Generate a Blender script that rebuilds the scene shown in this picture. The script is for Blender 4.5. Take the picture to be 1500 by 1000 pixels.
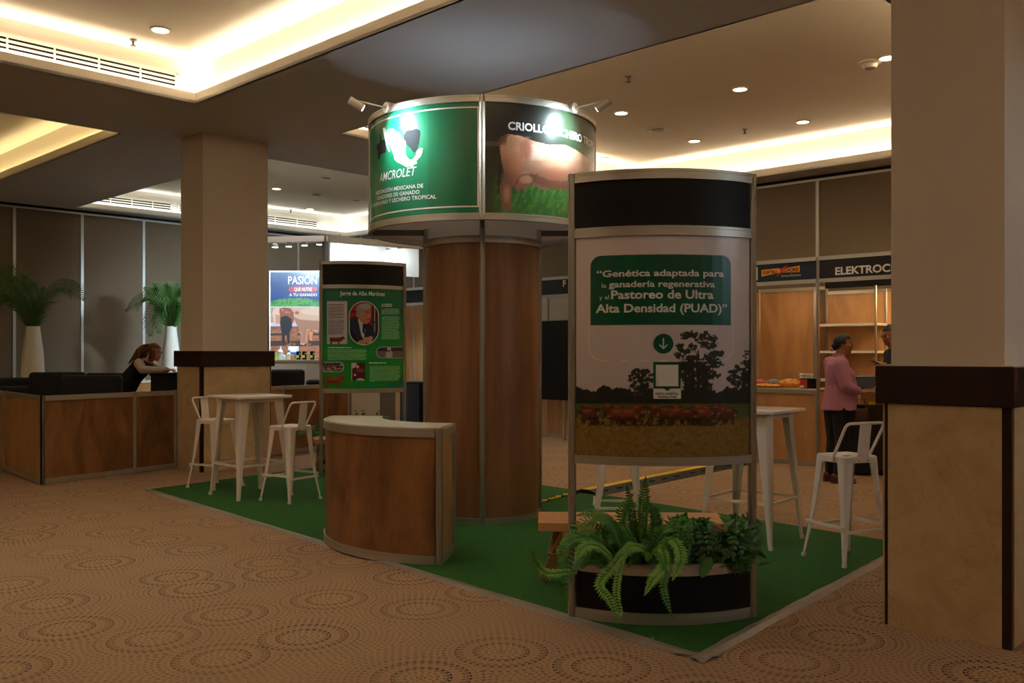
import bpy, bmesh, math, random
import numpy as np
from mathutils import Vector, Matrix
for _o in list(bpy.data.objects): bpy.data.objects.remove(_o)
SC = bpy.context.scene; C = SC.collection
PI = math.pi
# ------------------------------------------------------------------ camera, world, exposure
F, HY, CH = 1350.0, 518.0, 1.48          # focal length in pixels, horizon row, camera height
cd = bpy.data.cameras.new('camera'); cam = bpy.data.objects.new('camera', cd); C.objects.link(cam)
cd.sensor_width = 36; cd.lens = 36*F/1500; cd.shift_y = (HY-500)/1500; cd.clip_end = 200
cam.location = (0, 0, CH); cam.rotation_euler = (PI/2, 0, 0); SC.camera = cam
SC.view_settings.view_transform = 'Standard'; SC.view_settings.look = 'None'
SC.view_settings.gamma = 1; SC.view_settings.use_curve_mapping = False
SC.view_settings.exposure = 0.0
w = bpy.data.worlds.new('world'); SC.world = w; w.use_nodes = True
w.node_tree.nodes['Background'].inputs[0].default_value = (0.3, 0.3, 0.3, 1)
w.node_tree.nodes['Background'].inputs[1].default_value = 0.05
# light levels (watts)
COVE_W = 7.5      # per metre of cove strip
DOWN_W = 34.0
SPOT_W = 120.0
BOOTH_W = 30.0
UP_W = 15.0
random.seed(7)
WARM = (1.0, 0.87, 0.71); COOL = (0.62, 0.84, 1.0)

# ------------------------------------------------------------------ building frame
TH = 0.805
U1 = np.array([-math.sin(TH), math.cos(TH)]); U2 = np.array([math.cos(TH), math.sin(TH)])
A1, A2 = 9.646, 4.948
def W(a, b):                      # plan coordinates of the building -> world x, y
    p = (A1+a)*U1 + (A2+b)*U2
    return float(p[0]), float(p[1])
def at(px, py, z=0.0):            # point of height z seen at a pixel
    d = (CH-z)*F/(py-HY); return ((px-750)*d/F, d)
def atd(px, py, d):               # point at depth d seen at a pixel
    return Vector(((px-750)*d/F, d, CH-(py-HY)*d/F))
def zat(py, d): return CH-(py-HY)*d/F
def on_line(px, P, D):            # where the plan line P + t D crosses a pixel column
    k = (px-750)/F; return (k*P[1]-P[0])/(D[0]-k*D[1])
SOFFIT, TRAY = 4.264, 4.75

# ------------------------------------------------------------------ mesh builder
class MB:
    def __init__(s): s.v = []; s.f = []
    def add(s, vs, fs):
        n = len(s.v); s.v += [tuple(v) for v in vs]; s.f += [tuple(i+n for i in f) for f in fs]; return s
    def box(s, x0, x1, y0, y1, z0, z1):
        v = [(x0,y0,z0),(x1,y0,z0),(x1,y1,z0),(x0,y1,z0),(x0,y0,z1),(x1,y0,z1),(x1,y1,z1),(x0,y1,z1)]
        return s.add(v, [(0,3,2,1),(4,5,6,7),(0,1,5,4),(1,2,6,5),(2,3,7,6),(3,0,4,7)])
    def rbox(s, x0, x1, y0, y1, z0, z1, r=0.02, seg=3):     # rounded box
        bm = bmesh.new(); bmesh.ops.create_cube(bm, size=1)
        for v in bm.verts: v.co = Vector(((x0+x1)/2+v.co.x*(x1-x0), (y0+y1)/2+v.co.y*(y1-y0), (z0+z1)/2+v.co.z*(z1-z0)))
        bmesh.ops.bevel(bm, geom=bm.edges[:], offset=r, segments=seg, affect='EDGES', profile=0.5)
        return s.frombm(bm)
    def frombm(s, bm, M=None):
        bm.verts.index_update()
        vs = [(M @ v.co if M else v.co)[:] for v in bm.verts]
        s.add(vs, [tuple(v.index for v in f.verts) for f in bm.faces]); bm.free(); return s
    def prism(s, poly, z0, z1):
        n = len(poly)
        if sum(poly[i][0]*poly[(i+1)%n][1]-poly[(i+1)%n][0]*poly[i][1] for i in range(n)) < 0: poly = poly[::-1]
        v = [(p[0],p[1],z0) for p in poly]+[(p[0],p[1],z1) for p in poly]
        return s.add(v, [tuple(range(n))[::-1], tuple(range(n,2*n))]+[(i,(i+1)%n,(i+1)%n+n,i+n) for i in range(n)])
    def loft(s, secs, closed=True, caps=True):
        n = len(secs[0]); v = [p for q in secs for p in q]; f = []
        for k in range(len(secs)-1):
            for i in range(n if closed else n-1):
                j = (i+1)%n; f.append((k*n+i, k*n+j, (k+1)*n+j, (k+1)*n+i))
        if caps: f += [tuple(range(n))[::-1], tuple(range((len(secs)-1)*n, len(secs)*n))]
        return s.add(v, f)
    def tube(s, pts, r, n=8, flat=1.0):
        pts = [Vector(p) for p in pts]; secs = []; up = None
        for i, p in enumerate(pts):
            t = (pts[min(i+1,len(pts)-1)]-pts[max(i-1,0)]).normalized()
            if up is None: up = Vector((0,0,1)) if abs(t.z) < .9 else Vector((1,0,0))
            a = t.cross(up)
            if a.length < 1e-5: a = t.orthogonal()
            a.normalize(); b = a.cross(t).normalized(); up = b
            rr = r[i] if isinstance(r, (list, tuple)) else r
            secs.append([p+a*(rr*math.cos(2*PI*k/n))+b*(rr*flat*math.sin(2*PI*k/n)) for k in range(n)])
        return s.loft(secs)
    def bar(s, p, q, wd, h, up=(0,0,1)):
        p = Vector(p); q = Vector(q); t = (q-p).normalized(); u = Vector(up)
        a = t.cross(u).normalized(); b = a.cross(t)
        sec = lambda o: [o-a*wd/2-b*h/2, o+a*wd/2-b*h/2, o+a*wd/2+b*h/2, o-a*wd/2+b*h/2]
        return s.loft([sec(p), sec(q)])
    def lathe(s, prof, n=24, c=(0,0), caps=True):
        return s.loft([[(c[0]+r*math.cos(2*PI*k/n), c[1]+r*math.sin(2*PI*k/n), z) for k in range(n)] for r, z in prof], caps=caps)
    def sweep(s, path, prof):       # path: [(x,y,nx,ny)], prof: [(offset along normal, z)]
        return s.loft([[(x+nx*o, y+ny*o, z) for o, z in prof] for x, y, nx, ny in path])
    def ball(s, c, r, u=12, v=8):
        bm = bmesh.new(); bmesh.ops.create_uvsphere(bm, u_segments=u, v_segments=v, radius=1)
        r = (r,r,r) if not isinstance(r, (tuple, list)) else r
        return s.frombm(bm, Matrix.Translation(c) @ Matrix.Diagonal((r[0],r[1],r[2],1)))
    def mesh(s, name, smooth=False):
        me = bpy.data.meshes.new(name); me.from_pydata(s.v, [], s.f)
        bm = bmesh.new(); bm.from_mesh(me); bmesh.ops.recalc_face_normals(bm, faces=bm.faces[:]); bm.to_mesh(me); bm.free()
        if smooth:
            me.polygons.foreach_set('use_smooth', [True]*len(me.polygons))
            try: me.set_sharp_from_angle(angle=math.radians(38))
            except Exception: pass
        return me
def tag(o, label=None, cat=None, group=None, kind=None):
    if label: o['label'] = label
    if cat: o['category'] = cat
    if group: o['group'] = group
    if kind: o['kind'] = kind
    return o
def obj(name, mb, mat, parent=None, smooth=False, **k):
    me = mb.mesh(name, smooth) if isinstance(mb, MB) else mb
    if mat is not None and not me.materials: me.materials.append(mat)
    o = bpy.data.objects.new(name, me); C.objects.link(o)
    if parent is not None: o.parent = parent
    return tag(o, **k)
def thing(name, label, cat, loc=(0,0,0), rot=0.0, group=None):
    o = bpy.data.objects.new(name, None); C.objects.link(o)
    o.location = (loc[0], loc[1], loc[2] if len(loc) > 2 else 0); o.rotation_euler = (0,0,rot)
    o.empty_display_size = 0.1
    return tag(o, label, cat, group)
KIDS = {}
def copy_tree(o, loc=None, rot=None, label=None, parent=None):
    c = o.copy(); C.objects.link(c)
    if parent is not None: c.parent = parent
    for ch in [x for x in C.objects if x.parent == o]: copy_tree(ch, parent=c)
    if loc is not None: c.location = (loc[0], loc[1], loc[2] if len(loc) > 2 else 0)
    if rot is not None: c.rotation_euler = (0,0,rot)
    if label: c['label'] = label
    return c

# ------------------------------------------------------------------ materials
def lin(c): return tuple(((x/255)/12.92 if x/255 <= .04045 else ((x/255+.055)/1.055)**2.4) for x in c)+(1,)
def mat(name, col, rough=.5, metal=0.0, spec=.5, noise=0, scale=8.0, bump=0.0, bscale=60.0, coat=0, stretch=None, emit=None, es=1.0):
    m = bpy.data.materials.new(name); m.use_nodes = True; nt = m.node_tree; N = nt.nodes; L = nt.links
    b = N['Principled BSDF']; col = lin(col)
    b.inputs['Base Color'].default_value = col; b.inputs['Roughness'].default_value = rough
    b.inputs['Metallic'].default_value = metal; b.inputs['Specular IOR Level'].default_value = spec
    if coat: b.inputs['Coat Weight'].default_value = coat
    tc = N.new('ShaderNodeTexCoord'); mp = N.new('ShaderNodeMapping'); L.new(tc.outputs['Object'], mp.inputs[0])
    if stretch: mp.inputs['Scale'].default_value = stretch
    if noise:
        nz = N.new('ShaderNodeTexNoise'); nz.inputs['Scale'].default_value = scale; nz.inputs['Detail'].default_value = 5
        L.new(mp.outputs[0], nz.inputs['Vector'])
        mx = N.new('ShaderNodeMix'); mx.data_type = 'RGBA'; L.new(nz.outputs['Fac'], mx.inputs[0])
        mx.inputs[6].default_value = tuple(min(1, c*(1-noise)) for c in col[:3])+(1,)
        mx.inputs[7].default_value = tuple(min(1, c*(1+noise)) for c in col[:3])+(1,)
        L.new(mx.outputs[2], b.inputs['Base Color'])
    if bump:
        n2 = N.new('ShaderNodeTexNoise'); n2.inputs['Scale'].default_value = bscale; n2.inputs['Detail'].default_value = 3
        L.new(mp.outputs[0], n2.inputs['Vector']); bp = N.new('ShaderNodeBump'); bp.inputs['Strength'].default_value = bump
        bp.inputs['Distance'].default_value = .01; L.new(n2.outputs['Fac'], bp.inputs['Height']); L.new(bp.outputs[0], b.inputs['Normal'])
    if emit:
        b.inputs['Emission Color'].default_value = lin(emit); b.inputs['Emission Strength'].default_value = es
    return m
def wood(name, c0, c1, rough=.38, scale=3.0, stretch=(1,1,.18), rot=(0,0,0)):
    m = mat(name, c0, rough); nt = m.node_tree; N = nt.nodes; L = nt.links; b = N['Principled BSDF']
    tc = N.new('ShaderNodeTexCoord'); oi = N.new('ShaderNodeObjectInfo'); ad = N.new('ShaderNodeVectorMath'); ad.operation = 'ADD'
    sc = N.new('ShaderNodeVectorMath'); sc.operation = 'SCALE'; sc.inputs['Scale'].default_value = 37
    cmb = N.new('ShaderNodeCombineXYZ'); L.new(oi.outputs['Random'], cmb.inputs[0]); L.new(oi.outputs['Random'], cmb.inputs[1]); L.new(cmb.outputs[0], sc.inputs[0])
    mp = N.new('ShaderNodeMapping'); mp.inputs['Scale'].default_value = stretch; mp.inputs['Rotation'].default_value = rot
    L.new(tc.outputs['Object'], mp.inputs[0]); L.new(mp.outputs[0], ad.inputs[0]); L.new(sc.outputs[0], ad.inputs[1])
    n1 = N.new('ShaderNodeTexNoise'); n1.inputs['Scale'].default_value = scale; n1.inputs['Detail'].default_value = 4; n1.inputs['Distortion'].default_value = 1.2
    L.new(ad.outputs[0], n1.inputs['Vector'])
    wv = N.new('ShaderNodeTexNoise'); wv.inputs['Scale'].default_value = scale*14; wv.inputs['Detail'].default_value = 3; L.new(ad.outputs[0], wv.inputs['Vector'])
    mth = N.new('ShaderNodeMath'); mth.operation = 'MULTIPLY_ADD'; mth.inputs[1].default_value = .22; L.new(wv.outputs['Fac'], mth.inputs[0]); L.new(n1.outputs['Fac'], mth.inputs[2])
    cr = N.new('ShaderNodeValToRGB'); cr.color_ramp.elements[0].position = .42; cr.color_ramp.elements[0].color = lin(c0)
    cr.color_ramp.elements[1].position = .78; cr.color_ramp.elements[1].color = lin(c1); L.new(mth.outputs[0], cr.inputs[0])
    L.new(cr.outputs[0], b.inputs['Base Color']); return m
def emission(name, col, s):
    m = bpy.data.materials.new(name); m.use_nodes = True; N = m.node_tree.nodes; N.remove(N['Principled BSDF'])
    e = N.new('ShaderNodeEmission'); e.inputs[0].default_value = tuple(col)+(1,); e.inputs[1].default_value = s
    m.node_tree.links.new(e.outputs[0], N['Material Output'].inputs[0]); return m
def print_mat(name, rough=.3, glow=0.0):      # printed colour held in the sheet's colour attribute
    m = mat(name, (128,128,128), rough); N = m.node_tree.nodes; L = m.node_tree.links
    a = N.new('ShaderNodeVertexColor'); a.layer_name = 'print'; b = N['Principled BSDF']
    if not glow: L.new(a.outputs[0], b.inputs['Base Color'])
    else: b.inputs['Base Color'].default_value = (.015,.015,.015,1)
    if glow: L.new(a.outputs[0], b.inputs['Emission Color']); b.inputs['Emission Strength'].default_value = glow
    return m
M = dict(
 ceil=mat('ceiling_paint', (194,190,188), .7, noise=.03, scale=1.5),
 tray=mat('tray_paint', (232,222,204), .65),
 fabric=mat('wall_fabric', (120,104,84), .9, noise=.08, scale=120, bump=.15, bscale=300),
 seam=mat('seam_metal', (190,192,188), .4, .6),
 dark=mat('dark_gap', (18,17,18), .8),
 paint=mat('pillar_paint', (216,202,188), .65, noise=.03, scale=2),
 alu=mat('aluminium', (186,180,168), .38, .75, noise=.03),
 alu2=mat('aluminium_dark', (104,98,90), .5, .6),
 wood_d=wood('panel_wood_dark', (92,58,30), (150,102,58), stretch=(1,1,.3)),
 wood_c=wood('column_wood', (114,74,44), (150,104,66), stretch=(1,1,.1), scale=4),
 wood_l=wood('panel_wood_light', (164,116,70), (194,146,96), stretch=(1,1,.2)),
 bench=wood('bench_wood', (190,128,76), (214,158,104), stretch=(.1,1,1), scale=8),
 black=mat('black_panel', (13,11,11), .5, spec=.25),
 navy=mat('black_upholstery', (17,18,26), .75, bump=.1),
 white=mat('white_paint', (222,216,204), .32),
 steel=mat('white_powder_coat', (232,218,206), .3, .0, coat=.2),
 laminate=mat('white_laminate', (224,216,196), .25),
 band=mat('dark_wood_band', (38,15,9), .3, noise=.25, scale=6, stretch=(1,1,8)),
 vase=mat('vase_glaze', (225,220,208), .25),
 leaf=mat('fern_leaf', (64,128,30), .5, noise=.4, scale=9),
 leafd=mat('dark_leaf', (46,100,34), .4, noise=.4, scale=10),
 leafb=mat('bright_leaf', (104,156,48), .5, noise=.3, scale=12),
 palm=mat('palm_leaf', (54,100,32), .5, noise=.35, scale=6),
 stem=mat('stem', (84,74,34), .6),
 soil=mat('soil', (28,20,14), .95, bump=.6, bscale=40),
 tape=mat('grey_tape', (150,138,124), .35, .25, noise=.1, scale=9, bump=.4, bscale=14),
 rubber=mat('black_rubber', (15,14,14), .6, bump=.3, bscale=30),
 yellow=mat('yellow_plastic', (225,190,20), .45),
 chrome=mat('chrome', (200,200,200), .2, 1),
 txt=mat('white_print', (232,226,222), .4),
 txtd=mat('dark_green_print', (12,60,36), .4),
 green=mat('green_print', (8,84,52), .3),
 skin=mat('skin', (176,116,84), .55), skin2=mat('skin_light', (198,140,108), .55),
 hair=mat('dark_hair', (26,18,15), .45), hair2=mat('auburn_hair', (112,62,30), .5, noise=.35, scale=30, stretch=(1,1,.2)),
 pink=mat('pink_cotton', (186,124,150), .8, bump=1.0, bscale=9), blackc=mat('black_cloth', (16,15,17), .85, bump=.2, bscale=20),
 shirtw=mat('pale_cloth', (206,186,176), .8, bump=.2, bscale=20), lip=mat('lips', (130,62,56), .5), eye=mat('eye', (24,18,16), .2),
 shoe=mat('brown_leather', (92,50,30), .4), teal=mat('lens_green', (30,60,50), .3),
 grey=mat('grey_metal', (130,128,124), .45, .5),
 print=print_mat('printed_sheet', .28), glow=print_mat('backlit_sheet', .3, 0.9),
)
# marble of the pillar bases: cloudy beige with thin veins
def marble():
    m = mat('beige_marble', (205,176,132), .38); N = m.node_tree.nodes; L = m.node_tree.links; b = N['Principled BSDF']
    tc = N.new('ShaderNodeTexCoord'); n1 = N.new('ShaderNodeTexNoise'); n1.inputs['Scale'].default_value = 2.2; n1.inputs['Detail'].default_value = 8; n1.inputs['Distortion'].default_value = 1.6
    L.new(tc.outputs['Object'], n1.inputs['Vector']); cr = N.new('ShaderNodeValToRGB'); cr.color_ramp.elements[0].color = lin((192,160,116)); cr.color_ramp.elements[1].color = lin((212,184,142))
    cr.color_ramp.elements[0].position = .3; cr.color_ramp.elements[1].position = .62; L.new(n1.outputs['Fac'], cr.inputs[0])
    n2 = N.new('ShaderNodeTexNoise'); n2.inputs['Scale'].default_value = 1.8; n2.inputs['Detail'].default_value = 6; n2.inputs['Distortion'].default_value = 3; L.new(tc.outputs['Object'], n2.inputs['Vector'])
    c2 = N.new('ShaderNodeValToRGB'); e = c2.color_ramp.elements; e[0].position = .485; e[0].color = (0,0,0,1); e[1].position = .5; e[1].color = (1,1,1,1); x = e.new(.515); x.color = (0,0,0,1)
    L.new(n2.outputs['Fac'], c2.inputs[0]); mu = N.new('ShaderNodeMath'); mu.operation = 'MULTIPLY'; mu.inputs[1].default_value = .22; L.new(c2.outputs[0], mu.inputs[0])
    mx = N.new('ShaderNodeMix'); mx.data_type = 'RGBA'; L.new(mu.outputs[0], mx.inputs[0]); L.new(cr.outputs[0], mx.inputs[6]); mx.inputs[7].default_value = lin((130,92,60)); L.new(mx.outputs[2], b.inputs['Base Color']); return m
M['marble'] = marble()
# carpet: rings of small wedge dashes round scattered centres
def carpet():
    m = mat('ring_carpet', (190,150,112), .95, bump=.3, bscale=350); nt = m.node_tree; N = nt.nodes; L = nt.links; b = N['Principled BSDF']
    def mth(op, a, bb=None, c=None):
        n = N.new('ShaderNodeMath'); n.operation = op
        for i, x in enumerate((a, bb, c)):
            if x is None: continue
            if isinstance(x, (int, float)): n.inputs[i].default_value = x
            else: L.new(x, n.inputs[i])
        return n.outputs[0]
    tc = N.new('ShaderNodeTexCoord'); mp = N.new('ShaderNodeMapping'); mp.inputs['Rotation'].default_value = (0,0,-TH); CELL = .64
    mp.inputs['Scale'].default_value = (1/CELL,)*3; L.new(tc.outputs['Object'], mp.inputs[0])
    vo = N.new('ShaderNodeTexVoronoi'); vo.voronoi_dimensions = '2D'; vo.inputs['Scale'].default_value = 1; vo.inputs['Randomness'].default_value = .55; L.new(mp.outputs[0], vo.inputs['Vector'])
    sb = N.new('ShaderNodeVectorMath'); sb.operation = 'SUBTRACT'; L.new(mp.outputs[0], sb.inputs[0]); L.new(vo.outputs['Position'], sb.inputs[1])
    sx = N.new('ShaderNodeSeparateXYZ'); L.new(sb.outputs[0], sx.inputs[0])
    r = mth('MULTIPLY', vo.outputs['Distance'], CELL); ang = mth('ARCTAN2', sx.outputs[1], sx.outputs[0])
    RW = .030
    q = mth('DIVIDE', r, RW); ring = mth('FLOOR', q); fr = mth('FRACT', q)
    cnt = mth('ROUND', mth('MULTIPLY', mth('ADD', ring, .9), 4.7))
    ph = mth('FRACT', mth('ADD', mth('MULTIPLY', mth('DIVIDE', ang, 2*PI), cnt), mth('MULTIPLY', ring, .37)))
    tri = mth('ABSOLUTE', mth('SUBTRACT', ph, .5))                      # 0 at dash centre
    wid = mth('MULTIPLY', mth('SUBTRACT', fr, .06), .56)               # wedge, wider outwards
    dash = mth('MULTIPLY', mth('LESS_THAN', tri, wid), mth('LESS_THAN', fr, .78))
    rp = N.new('ShaderNodeValToRGB'); rp.color_ramp.interpolation = 'CONSTANT'; e = rp.color_ramp.elements
    lv = [(0,.85),(.03,.5),(.06,.65),(.09,.55),(.12,1.0),(.15,.18),(.18,.62),(.21,.95),(.24,.35),(.27,.7),(.30,.5),(.36,.4)]
    e[0].position, e[0].color = 0, (lv[0][1],)*3+(1,); e[1].position, e[1].color = 1.0, (.4,.4,.4,1)
    for q_, v_ in lv[1:]: x_ = e.new(q_/.45); x_.color = (v_,)*3+(1,)
    L.new(mth('DIVIDE', r, .45), rp.inputs[0]); amp = rp.outputs[0]
    line = mth('LESS_THAN', mth('ABSOLUTE', mth('SUBTRACT', r, .122)), .0040)
    line2 = mth('MULTIPLY', mth('LESS_THAN', mth('ABSOLUTE', mth('SUBTRACT', r, .212)), .0035), .5)
    fac = mth('MAXIMUM', mth('MAXIMUM', mth('MULTIPLY', dash, amp), mth('MULTIPLY', line, .6)), line2)
    rand = N.new('ShaderNodeTexNoise'); rand.inputs['Scale'].default_value = 1.1; L.new(tc.outputs['Object'], rand.inputs['Vector'])
    mr = N.new('ShaderNodeMapRange'); mr.inputs[1].default_value = .3; mr.inputs[2].default_value = .7; mr.inputs[3].default_value = .55; mr.inputs[4].default_value = 1.1; L.new(rand.outputs['Fac'], mr.inputs[0])
    fac = mth('MINIMUM', mth('MULTIPLY', fac, mr.outputs[0]), 1.0)
    base = N.new('ShaderNodeMix'); base.data_type = 'RGBA'; L.new(rand.outputs['Fac'], base.inputs[0]); base.inputs[6].default_value = lin((158,124,92)); base.inputs[7].default_value = lin((172,137,103))
    glow = mth('MULTIPLY', mth('LESS_THAN', r, .122), .22)
    b2 = N.new('ShaderNodeMix'); b2.data_type = 'RGBA'; L.new(glow, b2.inputs[0]); L.new(base.outputs[2], b2.inputs[6]); b2.inputs[7].default_value = lin((190,156,108))
    mx = N.new('ShaderNodeMix'); mx.data_type = 'RGBA'; L.new(fac, mx.inputs[0]); L.new(b2.outputs[2], mx.inputs[6]); mx.inputs[7].default_value = lin((46,25,14))
    L.new(mx.outputs[2], b.inputs['Base Color']); return m
M['carpet'] = carpet()
M['turf'] = mat('green_turf', (28,94,12), .9, noise=.45, scale=22, bump=.9, bscale=160, stretch=(1,1,1))

# ------------------------------------------------------------------ lights
def lamp(name, kind, loc, energy, col, size=.05, aim=None, ang=60, blend=.5, size_y=None):
    l = bpy.data.lights.new(name, kind); l.energy = energy; l.color = col
    if kind == 'AREA':
        l.size = size
        if size_y: l.shape = 'RECTANGLE'; l.size_y = size_y
    elif kind == 'SPOT': l.spot_size = math.radians(ang); l.spot_blend = blend; l.shadow_soft_size = size
    else: l.shadow_soft_size = size
    o = bpy.data.objects.new(name, l); C.objects.link(o); o.location = loc
    if aim is not None: o.rotation_euler = (Vector(aim)-Vector(loc)).to_track_quat('-Z', 'Y').to_euler()
    return o

# ------------------------------------------------------------------ room shell
LW, BW, NW, RW_ = 8.77, 8.75, -17.5, -17.5     # wall lines in plan coordinates (left, back, near, right)
def plan(mb, a0, a1, b0, b1, z0, z1):
    return mb.prism([W(a0,b0), W(a1,b0), W(a1,b1), W(a0,b1)], z0, z1)
obj('floor', plan(MB(), RW_, LW, NW, BW, -.05, 0), M['carpet'], kind='structure')
ra = [(-15.45,-8.72),(-6.73,0),(1.984,8.47)]; rb = [(-15.2,-8.6),(-6.5,0),(1.95,8.2)]
sof = MB(); zt = SOFFIT+.03
ea = [RW_]+[x for r in ra for x in r]+[LW]; eb = [NW]+[x for r in rb for x in r]+[BW]
for i in range(7):
    for j in range(7):
        if i % 2 and j % 2: continue
        plan(sof, ea[i], ea[i+1], eb[j], eb[j+1], SOFFIT, zt)
obj('ceiling', sof, M['ceil'], kind='structure')
S, LIP, TH_ = .14, .115, .025
for (a0, a1) in ra:
    for (b0, b1) in rb:
        lp = MB()      # upstand round the opening
        plan(lp, a0-TH_, a1+TH_, b0-TH_, b0, SOFFIT, SOFFIT+LIP); plan(lp, a0-TH_, a1+TH_, b1, b1+TH_, SOFFIT, SOFFIT+LIP)
        plan(lp, a0-TH_, a0, b0, b1, SOFFIT, SOFFIT+LIP); plan(lp, a1, a1+TH_, b0, b1, SOFFIT, SOFFIT+LIP)
        obj('trim_1', lp, M['tray'], kind='structure')
        ty = MB()
        plan(ty, a0-S-.02, a0-S, b0-S, b1+S, zt, TRAY); plan(ty, a1+S, a1+S+.02, b0-S, b1+S, zt, TRAY)
        plan(ty, a0-S, a1+S, b0-S-.02, b0-S, zt, TRAY); plan(ty, a0-S, a1+S, b1+S, b1+S+.02, zt, TRAY)
        plan(ty, a0-S-.02, a1+S+.02, b0-S-.02, b1+S+.02, TRAY, TRAY+.02)
        obj('ceiling', ty, M['tray'], kind='structure')
        if a0 < -10 and b0 < -10: continue
        cw, ccol = (.55, (.80,.91,1)) if (a0 > 0 and b0 > 0) else (.42, (1,.80,.42)) if a0 > 0 else (1, WARM)
        for (p, q, wd) in (((a0-S/2-.01, b0), (a0-S/2-.01, b1), 0), ((a1+S/2+.01, b0), (a1+S/2+.01, b1), 0), ((a0, b0-S/2-.01), (a1, b0-S/2-.01), 1), ((a0, b1+S/2+.01), (a1, b1+S/2+.01), 1)):
            P, Q = Vector(W(*p)), Vector(W(*q)); mid = (P+Q)/2; ln = (Q-P).length
            o = lamp('cove_light', 'AREA', (mid.x, mid.y, zt+.012), COVE_W*ln*cw, ccol, size=ln, size_y=.05)
            o.rotation_euler = (PI, 0, math.atan2((Q-P).y, (Q-P).x))
# walls with fabric panels, metal seams and a dark track gap
def panel_wall(name, P, D, N_, L0, L1, seams, h=SOFFIT):
    """wall line P + t D (t in L0..L1), panels face along N_"""
    wl = MB(); a = lambda t, o: (P[0]+D[0]*t+N_[0]*o, P[1]+D[1]*t+N_[1]*o)
    wl.prism([a(L0,-.12), a(L1,-.12), a(L1,0), a(L0,0)], 0, h+.6)
    r = obj(name, wl, M['dark'], kind='structure')
    s = sorted(x for x in seams if L0 < x < L1); s = [L0]+s+[L1]
    for x0, x1 in zip(s[:-1], s[1:]):
        p = MB(); p.prism([a(x0+.02,0), a(x1-.02,0), a(x1-.02,.03), a(x0+.02,.03)], .02, h-.09); obj('panel', p, M['fabric'], r)
    for x in s[1:-1]:
        p = MB(); p.prism([a(x-.026,0), a(x+.026,0), a(x+.026,.045), a(x-.026,.045)], .02, h-.07); obj('seam_strip', p, M['seam'], r)
    p = MB(); p.prism([a(L0,0), a(L1,0), a(L1,.05), a(L0,.05)], h-.09, h-.055); obj('track', p, M['seam'], r)
    return r
Pl = W(LW, 0); sl = [on_line(px, Pl, U2) for px in (20, 121.5, 209.5, 431)]
st = (sl[2]-sl[0])/2; seams = [sl[0]+k*st for k in range(-20, 12)]
panel_wall('wall_left', Pl, U2, -U1, NW, BW, seams)
Pb = W(0, BW); sb_ = on_line(1199, Pb, U1); panel_wall('wall_back', Pb, U1, -U2, RW_, LW, [sb_+k*st for k in range(-16, 16)])
obj('wall_right', plan(MB(), RW_-.1, RW_, NW, BW, 0, SOFFIT+.6), M['fabric'], kind='structure')
obj('wall_front', plan(MB(), RW_, LW, NW-.1, NW, 0, SOFFIT+.6), M['fabric'], kind='structure')
# air grilles on tray walls that face the room along -U1
def vent(a, b0, b1, z0, z1, label, n=3, mull=6):
    c = W(a, (b0+b1)/2); t = thing('air_grille', label, 'vent', (c[0], c[1], z0), math.atan2(U2[1], U2[0]), 'linear ceiling grilles')
    hl = (b1-b0)/2; h = z1-z0
    o = 1                                            # local +y points along U1 (away from the room)
    obj('backing', MB().box(-hl, hl, -.004, .0, 0, h), M['dark'], t)
    fr = MB().box(-hl, hl, -.02, -.002, 0, .035); fr.box(-hl, hl, -.02, -.002, h-.035, h); fr.box(-hl, -hl+.05, -.02, -.002, 0, h); fr.box(hl-.05, hl, -.02, -.002, 0, h)
    obj('frame', fr, M['tray'], t)
    g = (h-.07)/(n+ (n-1)*.9); z = .035
    for k in range(n-1):
        z += g; obj('slat', MB().box(-hl+.05, hl-.05, -.018, -.003, z, z+g*.9), M['tray'], t); z += g*.9
    for k in range(1, mull): x = -hl+2*hl*k/mull; obj('mullion', MB().box(x-.008, x+.008, -.019, -.003, .03, h-.03), M['tray'], t)
va = 0+S-.002
b_end = (lambda P: on_line(262, P, U2))(W(va, 0)); vent(va, b_end-4.4, b_end, 4.41, 4.60, 'long white linear air grille in the near ceiling tray over the reception', mull=10)
vent(va, 2.15, 6.0, 4.41, 4.60, 'linear air grille in the ceiling tray just left of the round sign')
va2 = 8.47+S-.002
b1_ = on_line(256, W(va2, 0), U2); vent(va2, b1_-2.6, b1_-.05, 4.41, 4.60, 'linear air grille left of the pillar above the wall panels')
b2_ = on_line(466, W(va2, 0), U2); vent(va2, b1_+.05, b2_, 4.41, 4.60, 'linear air grille right of the pillar above the backlit poster')
# small ceiling fittings
EM_D = emission('downlight_glow', (1.0, .86, .6), 14)
def downlight(px, py, label, on=True, z=TRAY, w=DOWN_W):
    d = (CH-z)*F/(py-HY); x = (px-750)*d/F
    t = thing('downlight', label, 'ceiling light', (x, d, z), 0, 'recessed round downlights')
    obj('ring', MB().loft([[(r*math.cos(2*PI*k/24), r*math.sin(2*PI*k/24), zz) for k in range(24)] for r, zz in ((.105,0),(.11,-.012),(.085,-.014),(.082,0))], caps=False), M['tray'], t, smooth=True)
    obj('lens', MB().lathe([(.083,-.004),(.083,-.001)], 24), EM_D if on else M['grey'], t)
    if on: lamp('downlight_lamp', 'SPOT', (x, d, z-.03), w, (1,.8,.55), size=.06, aim=(x, d, 0), ang=110, blend=.7)
downlight(235, 43, 'lit round downlight in the near tray above the air grille')
downlight(1084, 130, 'lit downlight high over the tall display, centre of the right tray')
downlight(910, 165, 'lit downlight just right of the round sign spotlight')
downlight(1176, 178, 'lit downlight nearest the lit cove above the booth sign')
downlight(1017, 206, 'lit downlight above the top of the tall display')
downlight(883, 232, 'lit downlight peeking out right beside the round sign')
downlight(1300, 84, 'lit downlight half hidden behind the right pillar')
downlight(405, 276, 'small lit downlight right next to the left pillar', w=4)
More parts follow.
